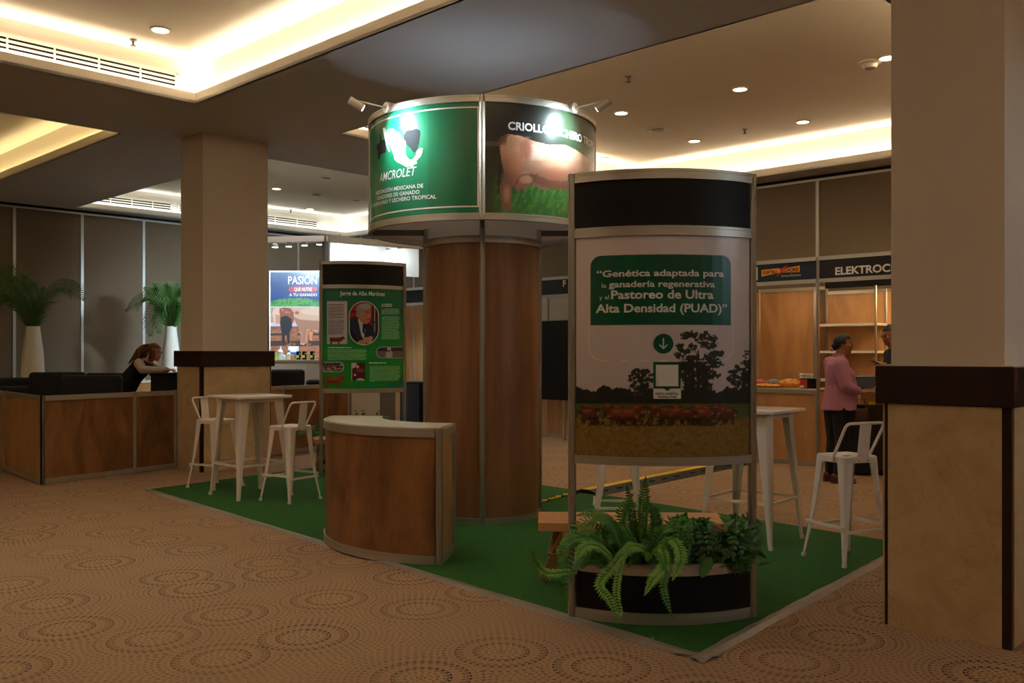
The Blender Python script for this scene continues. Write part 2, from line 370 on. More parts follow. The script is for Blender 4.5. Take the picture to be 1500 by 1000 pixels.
downlight(454, 306, 'small lit downlight farthest back in the bluish tray', w=4)
downlight(478, 260, 'unlit dark downlight in the bluish tray near the beam', on=False)
downlight(522, 293, 'unlit downlight beside the edge of the round sign', on=False)
for a_, b_ in ((-2.0,-1.5),(-4.6,-1.5),(-2.0,-4.2),(-4.6,-4.2)):     # the rest of the near tray's downlights, above the frame
    x_, y_ = W(a_, b_); lamp('downlight_lamp', 'SPOT', (x_, y_, TRAY-.03), 42, (1,.90,.80), size=.06, aim=(x_, y_, 0), ang=125, blend=.8)
for a_, b_ in ((3.6,3.6),(6.6,3.6),(3.6,6.2)):                      # lamps without fittings, added to brighten the bluish far left tray
    x_, y_ = W(a_, b_); lamp('downlight_lamp', 'SPOT', (x_, y_, TRAY-.03), 90, (.92,.96,1), size=.06, aim=(x_, y_, 0), ang=130, blend=.8)
def sprinkler(px, py, label, z=TRAY):
    d = (CH-z)*F/(py-HY); x = (px-750)*d/F
    t = thing('sprinkler', label, 'sprinkler', (x, d, z), 0, 'fire sprinklers')
    obj('cup', MB().lathe([(.04,0),(.035,-.012),(.012,-.014)], 16), M['grey'], t, smooth=True)
    obj('nozzle', MB().lathe([(.012,-.014),(.012,-.06),(.03,-.062),(.03,-.067)], 12), M['alu2'], t)
sprinkler(195, 58, 'small fire sprinkler in the near tray left of the downlight')
sprinkler(920, 112, 'fire sprinkler in the right tray nearest the beam')
sprinkler(1091, 189, 'fire sprinkler in the right tray nearest the lit cove')
sprinkler(426, 307, 'fire sprinkler in the bluish tray over the backlit poster')
def disc(name, px, py, r, label, cat, prof, m=M['tray'], z=TRAY):
    d = (CH-z)*F/(py-HY); x = (px-750)*d/F
    t = thing(name, label, cat, (x, d, z)); obj('housing', MB().lathe([(r*a, -b) for a, b in prof], 28), m, t, smooth=True)
    obj('centre_plate', MB().lathe([(r*.55, -prof[-1][1]), (r*.5, -prof[-1][1]-.01)], 20), M['grey'], t)
disc('ceiling_speaker', 964, 189, .17, 'flat round ceiling speaker above the tall display', 'speaker', ((1,0),(1,.008),(.9,.014)))
disc('ceiling_speaker', 464, 284, .17, 'flat round ceiling speaker in the bluish left tray', 'speaker', ((1,0),(1,.008),(.9,.014)))
disc('smoke_detector', 1274, 91, .09, 'white dome smoke detector next to the right pillar', 'smoke detector', ((1.4,0),(1.4,.015),(1,.03),(.8,.07)))

# pillars
def pillar(label, corner, wa, wb, zb0, zb1, inset):
    """corner = world point of the base corner nearest the camera; wa along +U1, wb along +U2"""
    r = math.atan2(U2[1], U2[0]); t = thing('pillar', label, 'pillar', corner, r)     # local x=U2, y=U1
    obj('shaft', MB().box(inset, wb-inset, inset, wa-inset, zb1-.01, SOFFIT+.02), M['paint'], t)
    g = .02
    b = MB().box(g, wb-g, g, wa-g, 0, zb0+.02); obj('core', b, M['band'], t)
    cs = .045
    for (x0, x1, y0, y1) in ((cs, wb-cs, 0, g), (cs, wb-cs, wa-g, wa), (0, g, cs, wa-cs), (wb-g, wb, cs, wa-cs)):
        obj('marble_panel', MB().box(x0, x1, y0, y1, 0, zb0), M['marble'], t)
    obj('corner_strip', MB().box(.0, .02, .0, .045, 0, zb0), M['band'], t)
    e = .018
    obj('band', MB().rbox(-e, wb+e, -e, wa+e, zb0, zb1, .004, 1), M['band'], t)
    obj('ledge', MB().box(-e+.004, wb+e-.004, -e+.004, wa+e-.004, zb1, zb1+.006), M['paint'], t)
    return t
pillar('tall square pillar on the left with beige marble base and dark band, beside the reception', at(294.5, 692), .68, 1.02, 1.315, 1.515, .05)
pc = at(1482, 953)
pillar('large pillar on the right with beige marble base and dark wood band, nearest the camera', pc, .66, 1.02, 1.21, 1.415, .045)
# ------------------------------------------------------------------ writing and print helpers
def text_polys(s, bold=0.0, shear=0.0):
    cu = bpy.data.curves.new('t', 'FONT'); cu.body = s; cu.size = 1; cu.offset = bold; cu.shear = shear; cu.resolution_u = 3; cu.fill_mode = 'FRONT'
    o = bpy.data.objects.new('t', cu); C.objects.link(o); dg = bpy.context.evaluated_depsgraph_get(); dg.update()
    me = o.evaluated_get(dg).to_mesh(); vs = [tuple(v.co) for v in me.vertices]; fs = [tuple(p.vertices) for p in me.polygons]
    o.evaluated_get(dg).to_mesh_clear(); bpy.data.objects.remove(o); return vs, fs
def text_on(name, s, u0, u1, v0, cap, f, parent, mat_, bold=.02, shear=0.0, off=.0015, tilt=0.0, **k):
    """lettering from u0 to u1, baseline v0, capital height cap; f(u, v, off) -> point"""
    vs, fs = text_polys(s, bold, shear); xs = [v[0] for v in vs]; x0, x1 = min(xs), max(xs)
    H0 = .70
    mb = MB(); mb.add([f(u0+(v[0]-x0)/(x1-x0)*(u1-u0), v0+v[1]/H0*cap+tilt*(v[0]-x0)/(x1-x0), off) for v in vs], fs)
    me = bpy.data.meshes.new(name); me.from_pydata(mb.v, [], mb.f); me.materials.append(mat_)
    return obj(name, me, None, parent, **k)
def shape_on(name, poly, f, parent, mat_, off=.0012, sub=.04, **k):
    """filled flat outline poly [(u, v)] laid on a curved sheet"""
    bm = bmesh.new(); vs = [bm.verts.new((p[0], p[1], 0)) for p in poly]; bm.faces.new(vs); bmesh.ops.triangulate(bm, faces=bm.faces[:])
    us = [p[0] for p in poly]; x = min(us)+sub
    while x < max(us):
        g = bm.verts[:]+bm.edges[:]+bm.faces[:]; bmesh.ops.bisect_plane(bm, geom=g, plane_co=(x,0,0), plane_no=(1,0,0)); x += sub
    bm.verts.index_update()
    me = bpy.data.meshes.new(name); me.from_pydata([f(v.co.x, v.co.y, off) for v in bm.verts], [], [tuple(v.index for v in q.verts) for q in bm.faces]); bm.free()
    me.materials.append(mat_); return obj(name, me, None, parent, **k)
def rrect(x0, x1, y0, y1, r=(0,0,0,0), n=6):     # corner radii: (x0y0, x1y0, x1y1, x0y1)
    out = []
    for (cx, cy, a, rr) in ((x0,y0,PI,r[0]),(x1,y0,1.5*PI,r[1]),(x1,y1,0,r[2]),(x0,y1,.5*PI,r[3])):
        sx = 1 if cx == x0 else -1; sy = 1 if cy == y0 else -1
        if rr <= 0: out.append((cx, cy)); continue
        for k in range(n+1):
            t = a+.5*PI*k/n; out.append((cx+sx*rr+rr*math.cos(t), cy+sy*rr+rr*math.sin(t)))
    return out
# value noise
_rs = np.random.RandomState(3); _tab = _rs.rand(256, 256)
def vnoise(x, y):
    xi = np.floor(x).astype(int); yi = np.floor(y).astype(int); fx = x-xi; fy = y-yi; fx = fx*fx*(3-2*fx); fy = fy*fy*(3-2*fy)
    g = lambda a, b: _tab[a & 255, b & 255]
    return (g(xi,yi)*(1-fx)+g(xi+1,yi)*fx)*(1-fy)+(g(xi,yi+1)*(1-fx)+g(xi+1,yi+1)*fx)*fy
def fbm(x, y, s, o=4):
    r = 0; a = .5
    for k in range(o): r = r+a*vnoise(x/s+17*k, y/s+31*k); s = s/2; a *= .5
    return r/(1-.5**o)
class Sheet:
    """a printed sheet: a fine grid over (u, v), coloured point by point. X, Y = print coordinates of each point"""
    def __init__(s, us, vs, f, pf):
        s.us, s.vs = us, vs; s.U, s.V = np.meshgrid(us, vs); s.f = f
        s.P = np.array([f(u, v, 0) for v in vs for u in us]).reshape(len(vs), len(us), 3)
        s.X, s.Y = pf(s.P); s.c = np.zeros(s.X.shape+(3,))+128.
    def fill(s, mask, col, a=1.0):
        m = np.clip(mask.astype(float)*a, 0, 1)[..., None]; s.c = s.c*(1-m)+np.asarray(col, float)*m
    def poly(s, pts, col, a=1.0, wob=0.0, ws=4.0):
        X, Y = s.X, s.Y
        if wob: X = X+(fbm(s.X, s.Y, ws)-.5)*2*wob; Y = Y+(fbm(s.X+99, s.Y+7, ws)-.5)*2*wob
        ins = np.zeros(X.shape, bool); n = len(pts)
        for i in range(n):
            x0, y0 = pts[i]; x1, y1 = pts[(i+1) % n]
            if y0 == y1: continue
            c = ((Y < max(y0,y1)) & (Y >= min(y0,y1))) & (X < (x1-x0)*(Y-y0)/(y1-y0)+x0); ins ^= c
        s.fill(ins, col, a); return ins
    def ell(s, cx, cy, rx, ry, col, a=1.0, soft=0.0, wob=0.0, ws=3.0):
        d = np.sqrt(((s.X-cx)/rx)**2+((s.Y-cy)/ry)**2)
        if wob: d = d+(fbm(s.X, s.Y, ws)-.5)*wob
        m = (d < 1) if not soft else np.clip((1-d)/soft, 0, 1); s.fill(m, col, a); return d < 1
    def rect(s, x0, x1, y0, y1, col, a=1.0):
        m = (s.X >= x0)&(s.X <= x1)&(s.Y >= y0)&(s.Y <= y1); s.fill(m, col, a); return m
    def scribble(s, x0, x1, y0, y1, pitch, col, a=.75):    # unreadably small printed lines
        k = np.floor((s.Y-y0)/pitch); fr = (s.Y-y0)/pitch-k
        g = vnoise(s.X*1.9+k*13, k*7.0+.5)
        end = x1-(_tab[(k.astype(int)*5) & 255, 9])*(x1-x0)*.12
        s.fill((s.X >= x0)&(s.X <= end)&(s.Y >= y0)&(s.Y <= y1)&(fr < .62), col, a*np.clip(.35+1.1*g, 0, 1))
    def build(s, name, m, parent, off=0.0, **k):
        h, w_ = s.X.shape; n = np.arange(h*w_).reshape(h, w_)
        fs = np.stack([n[:-1,:-1], n[:-1,1:], n[1:,1:], n[1:,:-1]], -1).reshape(-1, 4)
        me = bpy.data.meshes.new(name); P = s.P.reshape(-1, 3)
        me.vertices.add(len(P)); me.vertices.foreach_set('co', P.ravel()); me.loops.add(fs.size); me.loops.foreach_set('vertex_index', fs.ravel())
        me.polygons.add(len(fs)); me.polygons.foreach_set('loop_start', np.arange(0, fs.size, 4)); me.update(calc_edges=True); me.validate()
        c = np.clip(s.c/255, 0, 1); l = np.where(c <= .04045, c/12.92, ((c+.055)/1.055)**2.4).reshape(-1, 3)
        at_ = me.color_attributes.new('print', 'FLOAT_COLOR', 'POINT'); at_.data.foreach_set('color', np.concatenate([l, np.ones((len(l),1))], 1).ravel())
        me.polygons.foreach_set('use_smooth', [True]*len(me.polygons)); me.materials.append(m)
        return obj(name, me, None, parent, **k)
def pixels(loc=(0,0,0), rot=0):     # local points -> print coordinates used while laying out the artwork
    c, s_ = math.cos(rot), math.sin(rot)
    def g(P):
        x = P[...,0]*c-P[...,1]*s_+loc[0]; y = P[...,0]*s_+P[...,1]*c+loc[1]; z = P[...,2]
        return 750+F*x/y, HY-F*(z-CH)/y
    return g
# ------------------------------------------------------------------ aluminium system parts
def octa(r=.02):
    out = []
    for k in range(8):
        a0, a1 = 2*PI*(k-.5)/8, 2*PI*(k+.5)/8; p = Vector((math.cos(a0), math.sin(a0)))*r; q = Vector((math.cos(a1), math.sin(a1)))*r
        n = (p+q).normalized()*(.26*r)
        out += [p, p.lerp(q,.34), p.lerp(q,.34)-n, p.lerp(q,.66)-n, p.lerp(q,.66)]
    return [(v.x, v.y) for v in out]
def post(name, x, y, z0, z1, parent, r=.021, m=None):
    return obj(name, MB().prism([(x+a, y+b) for a, b in octa(r)], z0, z1), m or M['alu'], parent)
def rail_prof(z0, h, d=.018):
    g = .0045
    return [(-d,z0),(d,z0),(d,z0+h*.62),(d-g,z0+h*.62),(d-g,z0+h*.72),(d,z0+h*.72),(d,z0+h),(-d,z0+h)]
def arc(cx, cy, R, a0, a1, n=18):      # a measured from -y towards +x
    return [(cx+R*math.sin(a0+(a1-a0)*k/n), cy-R*math.cos(a0+(a1-a0)*k/n), math.sin(a0+(a1-a0)*k/n), -math.cos(a0+(a1-a0)*k/n)) for k in range(n+1)]
def line(p, q):
    t = (Vector(q)-Vector(p)).normalized(); return [(p[0],p[1],t.y,-t.x),(q[0],q[1],t.y,-t.x)]
def rail(path, z0, h, parent, d=.018, m=None, **k):
    return obj('rail', MB().sweep(path, rail_prof(z0, h, d)), m or M['alu'], parent, smooth=True, **k)
def sheet_panel(name, path, z0, z1, parent, m, o=.0, th=.004):
    return obj(name, MB().sweep(path, [(o-th,z0),(o+th,z0),(o+th,z1),(o-th,z1)]), m, parent, smooth=True)

# ------------------------------------------------------------------ turf island and tape
cF = at(1025, 965); cL = at(215, 718); cR = at(1292, 822)
f1 = (Vector(cL)-Vector(cF)).normalized(); r1 = (Vector(cR)-Vector(cF)).normalized()
bk0, bk1 = Vector(at(787, 710)), Vector(at(1294, 792)); bd = (bk0-bk1).normalized(); lf = (Vector(at(470, 684))-Vector(cL)).normalized()
def isect(p, d, q, e):
    k = ((q.x-p.x)*e.y-(q.y-p.y)*e.x)/(d.x*e.y-d.y*e.x); return p+d*k
cF, cL = Vector(cF), Vector(cL)
cBL = isect(cL, lf, bk1, bd); cBR = isect(cF, r1, bk1, bd)
tf = MB().prism([tuple(cF), tuple(cBR), tuple(cBL), tuple(cL)], .0005, .010)
obj('turf_carpet', tf, M['turf'], label='rectangular green artificial turf carpet laid on the patterned floor', cat='carpet')
def tape(p, q, label, wd=.075, n=26, grp='tape along the turf edge'):
    d = (q-p).normalized(); nn = Vector((-d.y, d.x)); mb = MB(); secs = []
    for k in range(n+1):
        c = p.lerp(q, k/n); wa, wb = random.uniform(-.006,.006), random.uniform(-.006,.006)
        secs.append([(c.x-nn.x*(wd/2+wa), c.y-nn.y*(wd/2+wa), .0012), (c.x, c.y, .0125+random.uniform(0,.003)), (c.x+nn.x*(wd/2+wb), c.y+nn.y*(wd/2+wb), .0125), (c.x, c.y, .008)])
    obj('tape_strip', mb.loft(secs), M['tape'], label=label, cat='tape', group=grp)
tape(cL, cF-f1*.05, 'grey tape strip along the long front edge of the turf')
tape(cF-r1*.045, cBR, 'grey tape strip along the short right edge of the turf')
tape(cF-f1*.06+r1*.10, cF+f1*.14-r1*.02, 'short torn tape piece over the front corner of the turf', .08, 5)

# ------------------------------------------------------------------ round tower with lit sign ring
TX, TY, TR, DR = -.27, 8.45, .52, 1.02
tw = thing('display_tower', 'round wooden column tower with a wide drum sign ring at its top', 'display tower', (TX, TY, 0))
am = math.radians(1.6)
for k in range(4):
    a0 = am+k*PI/2; a1 = a0+PI/2
    sheet_panel('wood_panel', arc(0,0,TR-.006,a0+.03,a1-.03), .06, 2.44, tw, M['wood_c'])
    rail(arc(0,0,TR-.006,a0+.03,a1-.03), .005, .06, tw); rail(arc(0,0,TR-.006,a0+.03,a1-.03), 2.44, .06, tw)
    post('post', TR*math.sin(a0), -TR*math.cos(a0), .005, 2.62, tw, .026)
for k in range(4):      # short uprights and cross rails carrying the ring
    a = am+k*PI/2; s_, c_ = math.sin(a), -math.cos(a)
    obj('cross_rail', MB().bar((TR*s_, TR*c_, 2.585), (DR*s_, DR*c_, 2.585), .03, .05), M['alu2'], tw)
DZ0, DZ1 = 2.56, 3.565
for k in range(4):
    a0 = am+k*PI/2; a1 = a0+PI/2
    rail(arc(0,0,DR,a0+.02,a1-.02), DZ0, .055, tw); rail(arc(0,0,DR,a0+.02,a1-.02), DZ1-.055, .055, tw)
    sheet_panel('ring_panel', arc(0,0,DR-.004,a0+.02,a1-.02), DZ0+.055, DZ1-.055, tw, M['paint'])
    post('post', DR*math.sin(a0), -DR*math.cos(a0), DZ0, DZ1, tw, .024)
fd = lambda a, z, o: (( DR+.0015+o)*math.sin(a), -(DR+.0015+o)*math.cos(a), z)
def da(px):      # drum angle at a pixel column
    lo, hi = -PI/2+.13, PI/2-.13
    for _ in range(40):
        m_ = (lo+hi)/2; v = 750+F*(TX+DR*math.sin(m_))/(TY-DR*math.cos(m_))
        if v < px: lo = m_
        else: hi = m_
    return (lo+hi)/2
def dz(px, py): return CH-(py-HY)*(TY-DR*math.cos(da(px)))/F
# printed skins of the two front quarters
gs = Sheet(np.linspace(am-PI/2+.03, am-.025, 200), np.linspace(DZ0+.055, DZ1-.055, 60), fd, pixels((TX,TY)))
gs.c[:] = (4,120,78); gs.fill((fbm(gs.X, gs.Y, 90) > .5)*.25, (2,100,66)); gs.fill(gs.U > -.42, (6,98,58), .6)  # right part darkened: a glossy reflection painted into the green
gs.build('printed_sheet', M['print'], tw, label='green sign face with white emblem')
t_ = .012
zt_, zb_ = 3.467, 2.668; au = da(701.5); al = am-PI/2+.10
for (u0, u1, v0, v1) in ((al, au, zt_-t_/2, zt_+t_/2), (al, au, zb_-t_/2, zb_+t_/2), (au-t_, au, zb_, zt_), (al, al+t_, zb_, zt_)):
    shape_on('frame_line', [(u0,v0),(u1,v0),(u1,v1),(u0,v1)], fd, tw, M['txt'], sub=.05)
def dp(pts, sc, ox, oy): return [(da(ox+x/sc), dz(ox+x/sc, oy+y/sc)) for x, y in pts]
mex = [(200,150),(235,130),(262,132),(290,160),(320,170),(345,205),(360,240),(385,260),(395,290),(388,330),(388,370),(400,420),(430,455),(455,455),(480,430),(498,400),(505,360),(540,335),(570,335),(565,375),(550,420),(515,455),(500,470),(512,495),(480,505),(460,535),(430,525),(400,535),(360,510),(300,480),(272,450),(268,410),(250,370),(225,310),(205,270),(195,220)]
baja = [(150,125),(175,120),(190,180),(200,240),(207,300),(228,370),(215,375),(190,310),(170,230),(155,170)]
head = [(85,310),(125,265),(120,190),(130,200),(140,250),(170,245),(195,200),(195,250),(180,290),(185,340),(180,380),(130,400),(110,460),(100,440),(98,380)]
head2 = [(370,200),(400,150),(470,140),(500,130),(540,150),(545,190),(535,230),(530,270),(520,300),(500,370),(470,380),(440,340),(400,300),(370,250)]
shape_on('printed_map', dp(mex,7.14,540,170), fd, tw, M['txt'], .0022); shape_on('printed_map', dp(baja,7.14,540,170), fd, tw, M['txt'], .0022)
shape_on('printed_bull', dp(head,7.14,540,170), fd, tw, M['blackc'], .0018); shape_on('printed_bull', dp(head2,7.14,540,170), fd, tw, M['blackc'], .0016)
def dtext(s, x0, y0, x1, y1, cap, **k):
    u0, u1 = da(x0), da(x1); z0, z1 = dz(x0,y0), dz(x1,y1)
    text_on('lettering', s, u0, u1, z0, cap, fd, tw, M['txt'], tilt=z1-z0, off=.003, **k)
dtext('AMCROLET', 556.5, 267, 610.5, 256.5, .072, bold=.004, shear=.25)
dtext('ASOCIACIÓN MEXICANA DE', 551, 286, 620.5, 274.5, .031, bold=.025)
dtext('CRIADORES DE GANADO', 553, 293.5, 615, 283.6, .031, bold=.025)
dtext('ROMOSINUANO Y LECHERO TROPICAL', 545, 305, 639.5, 290.5, .031, bold=.025)
# cow picture
cs_ = Sheet(np.linspace(am+.025, am+PI/2-.03, 260), np.linspace(DZ0+.055, DZ1-.055, 190), fd, pixels((TX,TY)))
X, Y = cs_.X, cs_.Y; cs_.c[:] = (34,32,28)
cs_.fill(np.clip((Y-215)/60, 0, 1), (52,66,24)); cs_.fill(fbm(X,Y,30)*np.clip((X-780)/60,0,1), (40,92,44), .9)
cs_.fill(np.clip((Y-258)/25,0,1), (46,98,36)); cs_.fill(np.clip((fbm(X*1.5+Y*.6,Y,7)-.45)*3,0,1)*(Y>255), (92,146,60), .7); cs_.fill(np.clip((735-X)/18,0,1)*(Y>200), (40,44,18), .7)
cs_.fill((Y>207)&(Y<214)&(X<736), (112,96,92), .7)
crop7 = lambda pts: [(710+x/5.556, 140+y/5.556) for x, y in pts]
cs_.poly(crop7([(118,560),(135,560),(128,680),(122,800),(110,800),(108,680)]), (14,12,10))
ins = cs_.poly(crop7([(110,380),(120,345),(150,325),(200,312),(300,330),(400,370),(520,400),(650,400),(740,440),(800,480),(850,520),(900,560),(980,640),(980,760),(870,760),(800,770),(650,770),(560,755),(480,770),(420,745),(380,720),(360,740),(330,760),(325,790),(305,750),(280,780),(260,780),(240,750),(222,740),(215,850),(212,940),(140,930),(130,850),(118,740),(145,690),(155,620),(135,520),(125,440)]), (196,146,116))
nz = fbm(X, Y, 14)
cs_.fill(ins*np.clip((nz-.4)*2.2,0,1), (164,106,84), .6); cs_.fill(ins*np.clip((fbm(X+50,Y,20)-.42)*2.5,0,1)*(Y<235)*(X>765), (226,200,180), .7)
cs_.fill(ins*np.clip((Y-222-(X-740)*.08)/34,0,1), (104,66,50), .75); cs_.fill(ins*(X<742)*(Y<212), (120,74,44), .4)
def blob(s, pts, k): 
    for (x, y, rx, ry, c, a) in pts: s.ell(710+x/5.556, 140+y/5.556, rx/5.556, ry/5.556, c, a, soft=.6)
blob(cs_, [(340,440,60,120,(150,80,56),.7),(250,560,90,160,(188,112,74),.5),(150,360,40,40,(110,66,40),.7),(330,660,60,55,(196,150,128),.95),(270,710,50,50,(150,90,64),.9),(180,800,40,90,(206,150,110),.6),(600,520,160,110,(214,160,128),.5),(560,640,160,70,(150,84,56),.5)], 1)
cs_.poly(crop7([(232,750),(250,700),(300,640),(350,640),(345,655),(300,665),(262,715),(245,760)]), (92,50,34), .6, wob=1.5)
cs_.poly(crop7([(345,640),(420,720),(520,755),(700,770),(860,760),(860,700),(700,700),(520,690),(430,640)]), (92,52,36), .55, wob=3)
cs_.poly(crop7([(110,380),(120,345),(150,325),(210,318),(180,340),(140,370),(125,430)]), (84,50,36), .7)
for k in range(9): cs_.ell(752+k*9+random.uniform(-3,3), 190+k*5+random.uniform(-4,8), 7, 2.5, (236,206,180), .35, soft=.8)
cs_.ell(771.5, 262, 15, 10, (80,44,28), .5, soft=.25); cs_.ell(770, 263, 12.5, 8, (176,124,98), .9, soft=.4)
cs_.build('printed_sheet', M['print'], tw, label='sign face printed with a tan cow in grass')
text_on('lettering', 'CRIOLLO LECHERO TROPICAL', da(744), da(744)+math.radians(70), dz(744,191)+.008, .062, fd, tw, M['txt'], bold=.03, off=.003)
# clip-on spotlights
def arm_spot(px, py, sgn, label, aim_a, aim_z):
    a = da(px); z = DZ1-.02; x, y = TX+DR*math.sin(a), TY-DR*math.cos(a)
    t = thing('spotlight', label, 'spotlight', (x, y, z), a, 'clip-on spotlights of the round sign')     # local -y points outwards
    obj('mount', MB().tube([(0,-.02,0),(0,-.05,0)], .044, 24), M['steel'], t, smooth=True)
    obj('clamp', MB().box(-.02,.02,-.045,.03,.0,.045), M['alu'], t)
    obj('arm', MB().tube([(0,-.04,.0),(0,-.36,.005)], .0065, 8), M['steel'], t)
    hp = Vector((0,-.375,-.012)); w_ = Matrix.Rotation(a, 3, 'Z')
    tgt = Vector((TX+DR*math.sin(aim_a), TY-DR*math.cos(aim_a), aim_z)); wp = Vector((x,y,z))+w_ @ hp
    dl = (w_.inverted() @ (tgt-wp)).normalized()
    e = hp+dl*.10; s0 = hp-dl*.03
    obj('head', MB().tube([s0, s0+dl*.004, e-dl*.004, e], [.028,.033,.033,.031], 18), M['steel'], t, smooth=True)
    obj('lens', MB().tube([e+dl*.0005, e+dl*.001], .024, 16), emission('spot_lens', (.8,.93,1), 60), t)
    ew = wp+(w_ @ dl)*.105
    lamp('sign_spot_lamp', 'SPOT', ew, SPOT_W, (.72,.9,1), size=.022, aim=tgt, ang=110, blend=1.0)
arm_spot(572, 160, -1, 'small white arm spotlight on the left of the round sign', da(598), 3.28)
arm_spot(836, 160, 1, 'small white arm spotlight on the right of the round sign', da(818), 3.28)

# unseen uplights added in the column head for a blue wash on the ceiling
obj('head_plate', MB().lathe([(TR-.03,2.30),(TR-.03,2.32)], 32), M['alu2'], tw)
for k in range(3):
    a = k*2*PI/3+.5; x, y = .22*math.cos(a), .22*math.sin(a)
    u = obj('added_uplight', MB().lathe([(.05,2.322),(.06,2.33),(.06,2.41),(.05,2.415)], 16, c=(x,y)), M['steel'], tw); obj('lens', MB().lathe([(.045,2.416),(.045,2.418)], 16, c=(x,y)), emission('added_uplight_lens', (.8,.9,1), 8), u)
    lamp('added_uplight_lamp', 'SPOT', (TX+x, TY+y, 2.44), UP_W, (.70,.84,1), size=.13, aim=(TX+x*3, TY+y*3, 4.2), ang=105, blend=1.0)

# ------------------------------------------------------------------ curved display stands
def display(label, PL, PR, top, z, zbase_planter, group=None, dirf=1):
    """PL, PR = plan points of the two posts; z = (rail top lower edge, black bottom, picture top, picture bottom, bottom rail lower edge)"""
    PL, PR = Vector(PL), Vector(PR); c = (PL+PR)/2; ch = (PR-PL).length; rot = math.atan2((PR-PL).y, (PR-PL).x)
    t = thing('display_stand', label, 'display stand', c, rot); sag = .165
    R = (ch*ch/4+sag*sag)/(2*sag); am_ = math.asin(ch/2/R); cy = R*math.cos(am_); g = .025/R
    P_ = lambda n=20: arc(0, cy, R, -am_+g, am_-g, n)
    for s_ in (-1, 1): post('post', s_*ch/2, 0, .005, top, t, .024)
    rail(P_(), z[0], top-z[0], t); rail(P_(), z[2], z[1]-z[2], t); rail(P_(), z[4], z[3]-z[4], t)
    sheet_panel('header_panel', P_(), z[1], z[0], t, M['black'])
    sheet_panel('backing_panel', P_(), z[3], z[2], t, M['white'], o=-.004)
    f = lambda u, v, o=0: (u, cy-math.sqrt(max((R+.003+o)**2-u*u, 0)), v)
    return t, f, ch, c, rot, R, cy, am_
d1 = display('large curved display stand with landscape poster, standing in front of the planter bench', (0.337,5.166), (1.346,5.166), 2.485, (2.43,2.176,2.123,.917,.872), 0)
def inv(dd):      # pixel -> (u, v) on the stand's sheet
    t, f, ch, c, rot, R, cy, a_ = dd; cs, sn = math.cos(rot), math.sin(rot)
    def g(px, py):
        lo, hi = -ch/2, ch/2
        for _ in range(40):
            m_ = (lo+hi)/2; p = f(m_, 0); x = c.x+p[0]*cs-p[1]*sn; y = c.y+p[0]*sn+p[1]*cs
            if 750+F*x/y < px: lo = m_
            else: hi = m_
        return m_, CH-(py-HY)*y/F
    return g
t1, f1_, i1 = d1[0], d1[1], inv(d1); ch = d1[2]
ps = Sheet(np.linspace(-ch/2+.02, ch/2-.02, 380), np.linspace(.917, 2.123, 460), f1_, pixels(d1[3], d1[4]))
X, Y = ps.X, ps.Y
ps.c[:] = (226,212,212); ps.fill(np.clip((Y-400)/190,0,1), (196,184,188)); ps.fill((fbm(X,Y,60)-.4)*.6, (206,188,188))
ps.fill(Y > 588, (74,100,48)); ps.fill((Y>588)&(Y<592)&(X<860), (150,140,60), .5)
ps.fill(Y > 612+fbm(X,Y,20)*10-6, (130,108,54))
g1 = fbm(X*1.0, Y*1.6, 6, 4); ps.fill((Y>606)*np.clip((g1-.45)*3.2,0,1), (120,84,34), .8); ps.fill((Y>612)*np.clip((fbm(X*1.3+40,Y,3,3)-.5)*4,0,1), (166,140,82), .5)
ps.ell(993, 650, 9, 4, (70,92,34), .8, soft=.8); ps.ell(985, 637, 7, 3, (80,98,40), .7, soft=.8)
tl = 566+fbm(X,X*0,26,4)*34-12-12*np.exp(-((X-842)/9.)**2)
ps.fill((Y>tl+4*fbm(X,Y,3))&(Y<591), (44,46,34)); ps.fill((Y>tl+14)&(Y<590), (34,38,30), .6)
def tree(cx, top, bot, wd, base=590, seed=0):
    rs = random.Random(seed); dens_ = np.zeros(X.shape)
    for k in range(60):
        yy = top+(bot-top)*rs.random(); q = (yy-top)/(bot-top); hw = wd*(.25+.75*math.sin(PI*min(.95,.15+q*.8)))
        x0 = cx+rs.uniform(-hw,hw); dens_ = np.maximum(dens_, 1-np.sqrt(((X-x0)/(wd*.34))**2+((Y-yy)/(wd*.22))**2))
    m = dens_+ (fbm(X+seed*31, Y, 3.2, 4)-.5)*1.7 > .30
    ps.fill(m&(dens_>0), (38,38,27), .95); ps.fill(m&(dens_>0)&(fbm(X,Y+50,4)>.55), (58,56,36), .7)
    for q in range(5):
        yy = bot-(bot-top)*.15*q; ps.poly([(cx-.8,yy),(cx+.8,yy),(cx+rs.uniform(-.5,.5)*wd,yy-(bot-top)*.3)], (44,36,30))
    ps.poly([(cx-1.2,bot-(bot-top)*.7),(cx+1.2,bot-(bot-top)*.7),(cx+2.2,base),(cx-2.2,base)], (44,36,30))
    ps.fill((np.abs(X-cx)<wd*.8)&(Y>bot-6)&(Y<base)&(fbm(X,Y,5)>.48), (40,42,32), .9)
tree(940, 541, 572, 17, seed=1); tree(1023, 488, 572, 30, seed=2); tree(1015, 530, 580, 26, seed=8); tree(1088, 532, 575, 20, seed=3); tree(1097, 514, 560, 9, seed=5)
rs = random.Random(5)
cows = sorted([(860+rs.random()*212, rs.random()) for k in range(27)], key=lambda c: c[1])
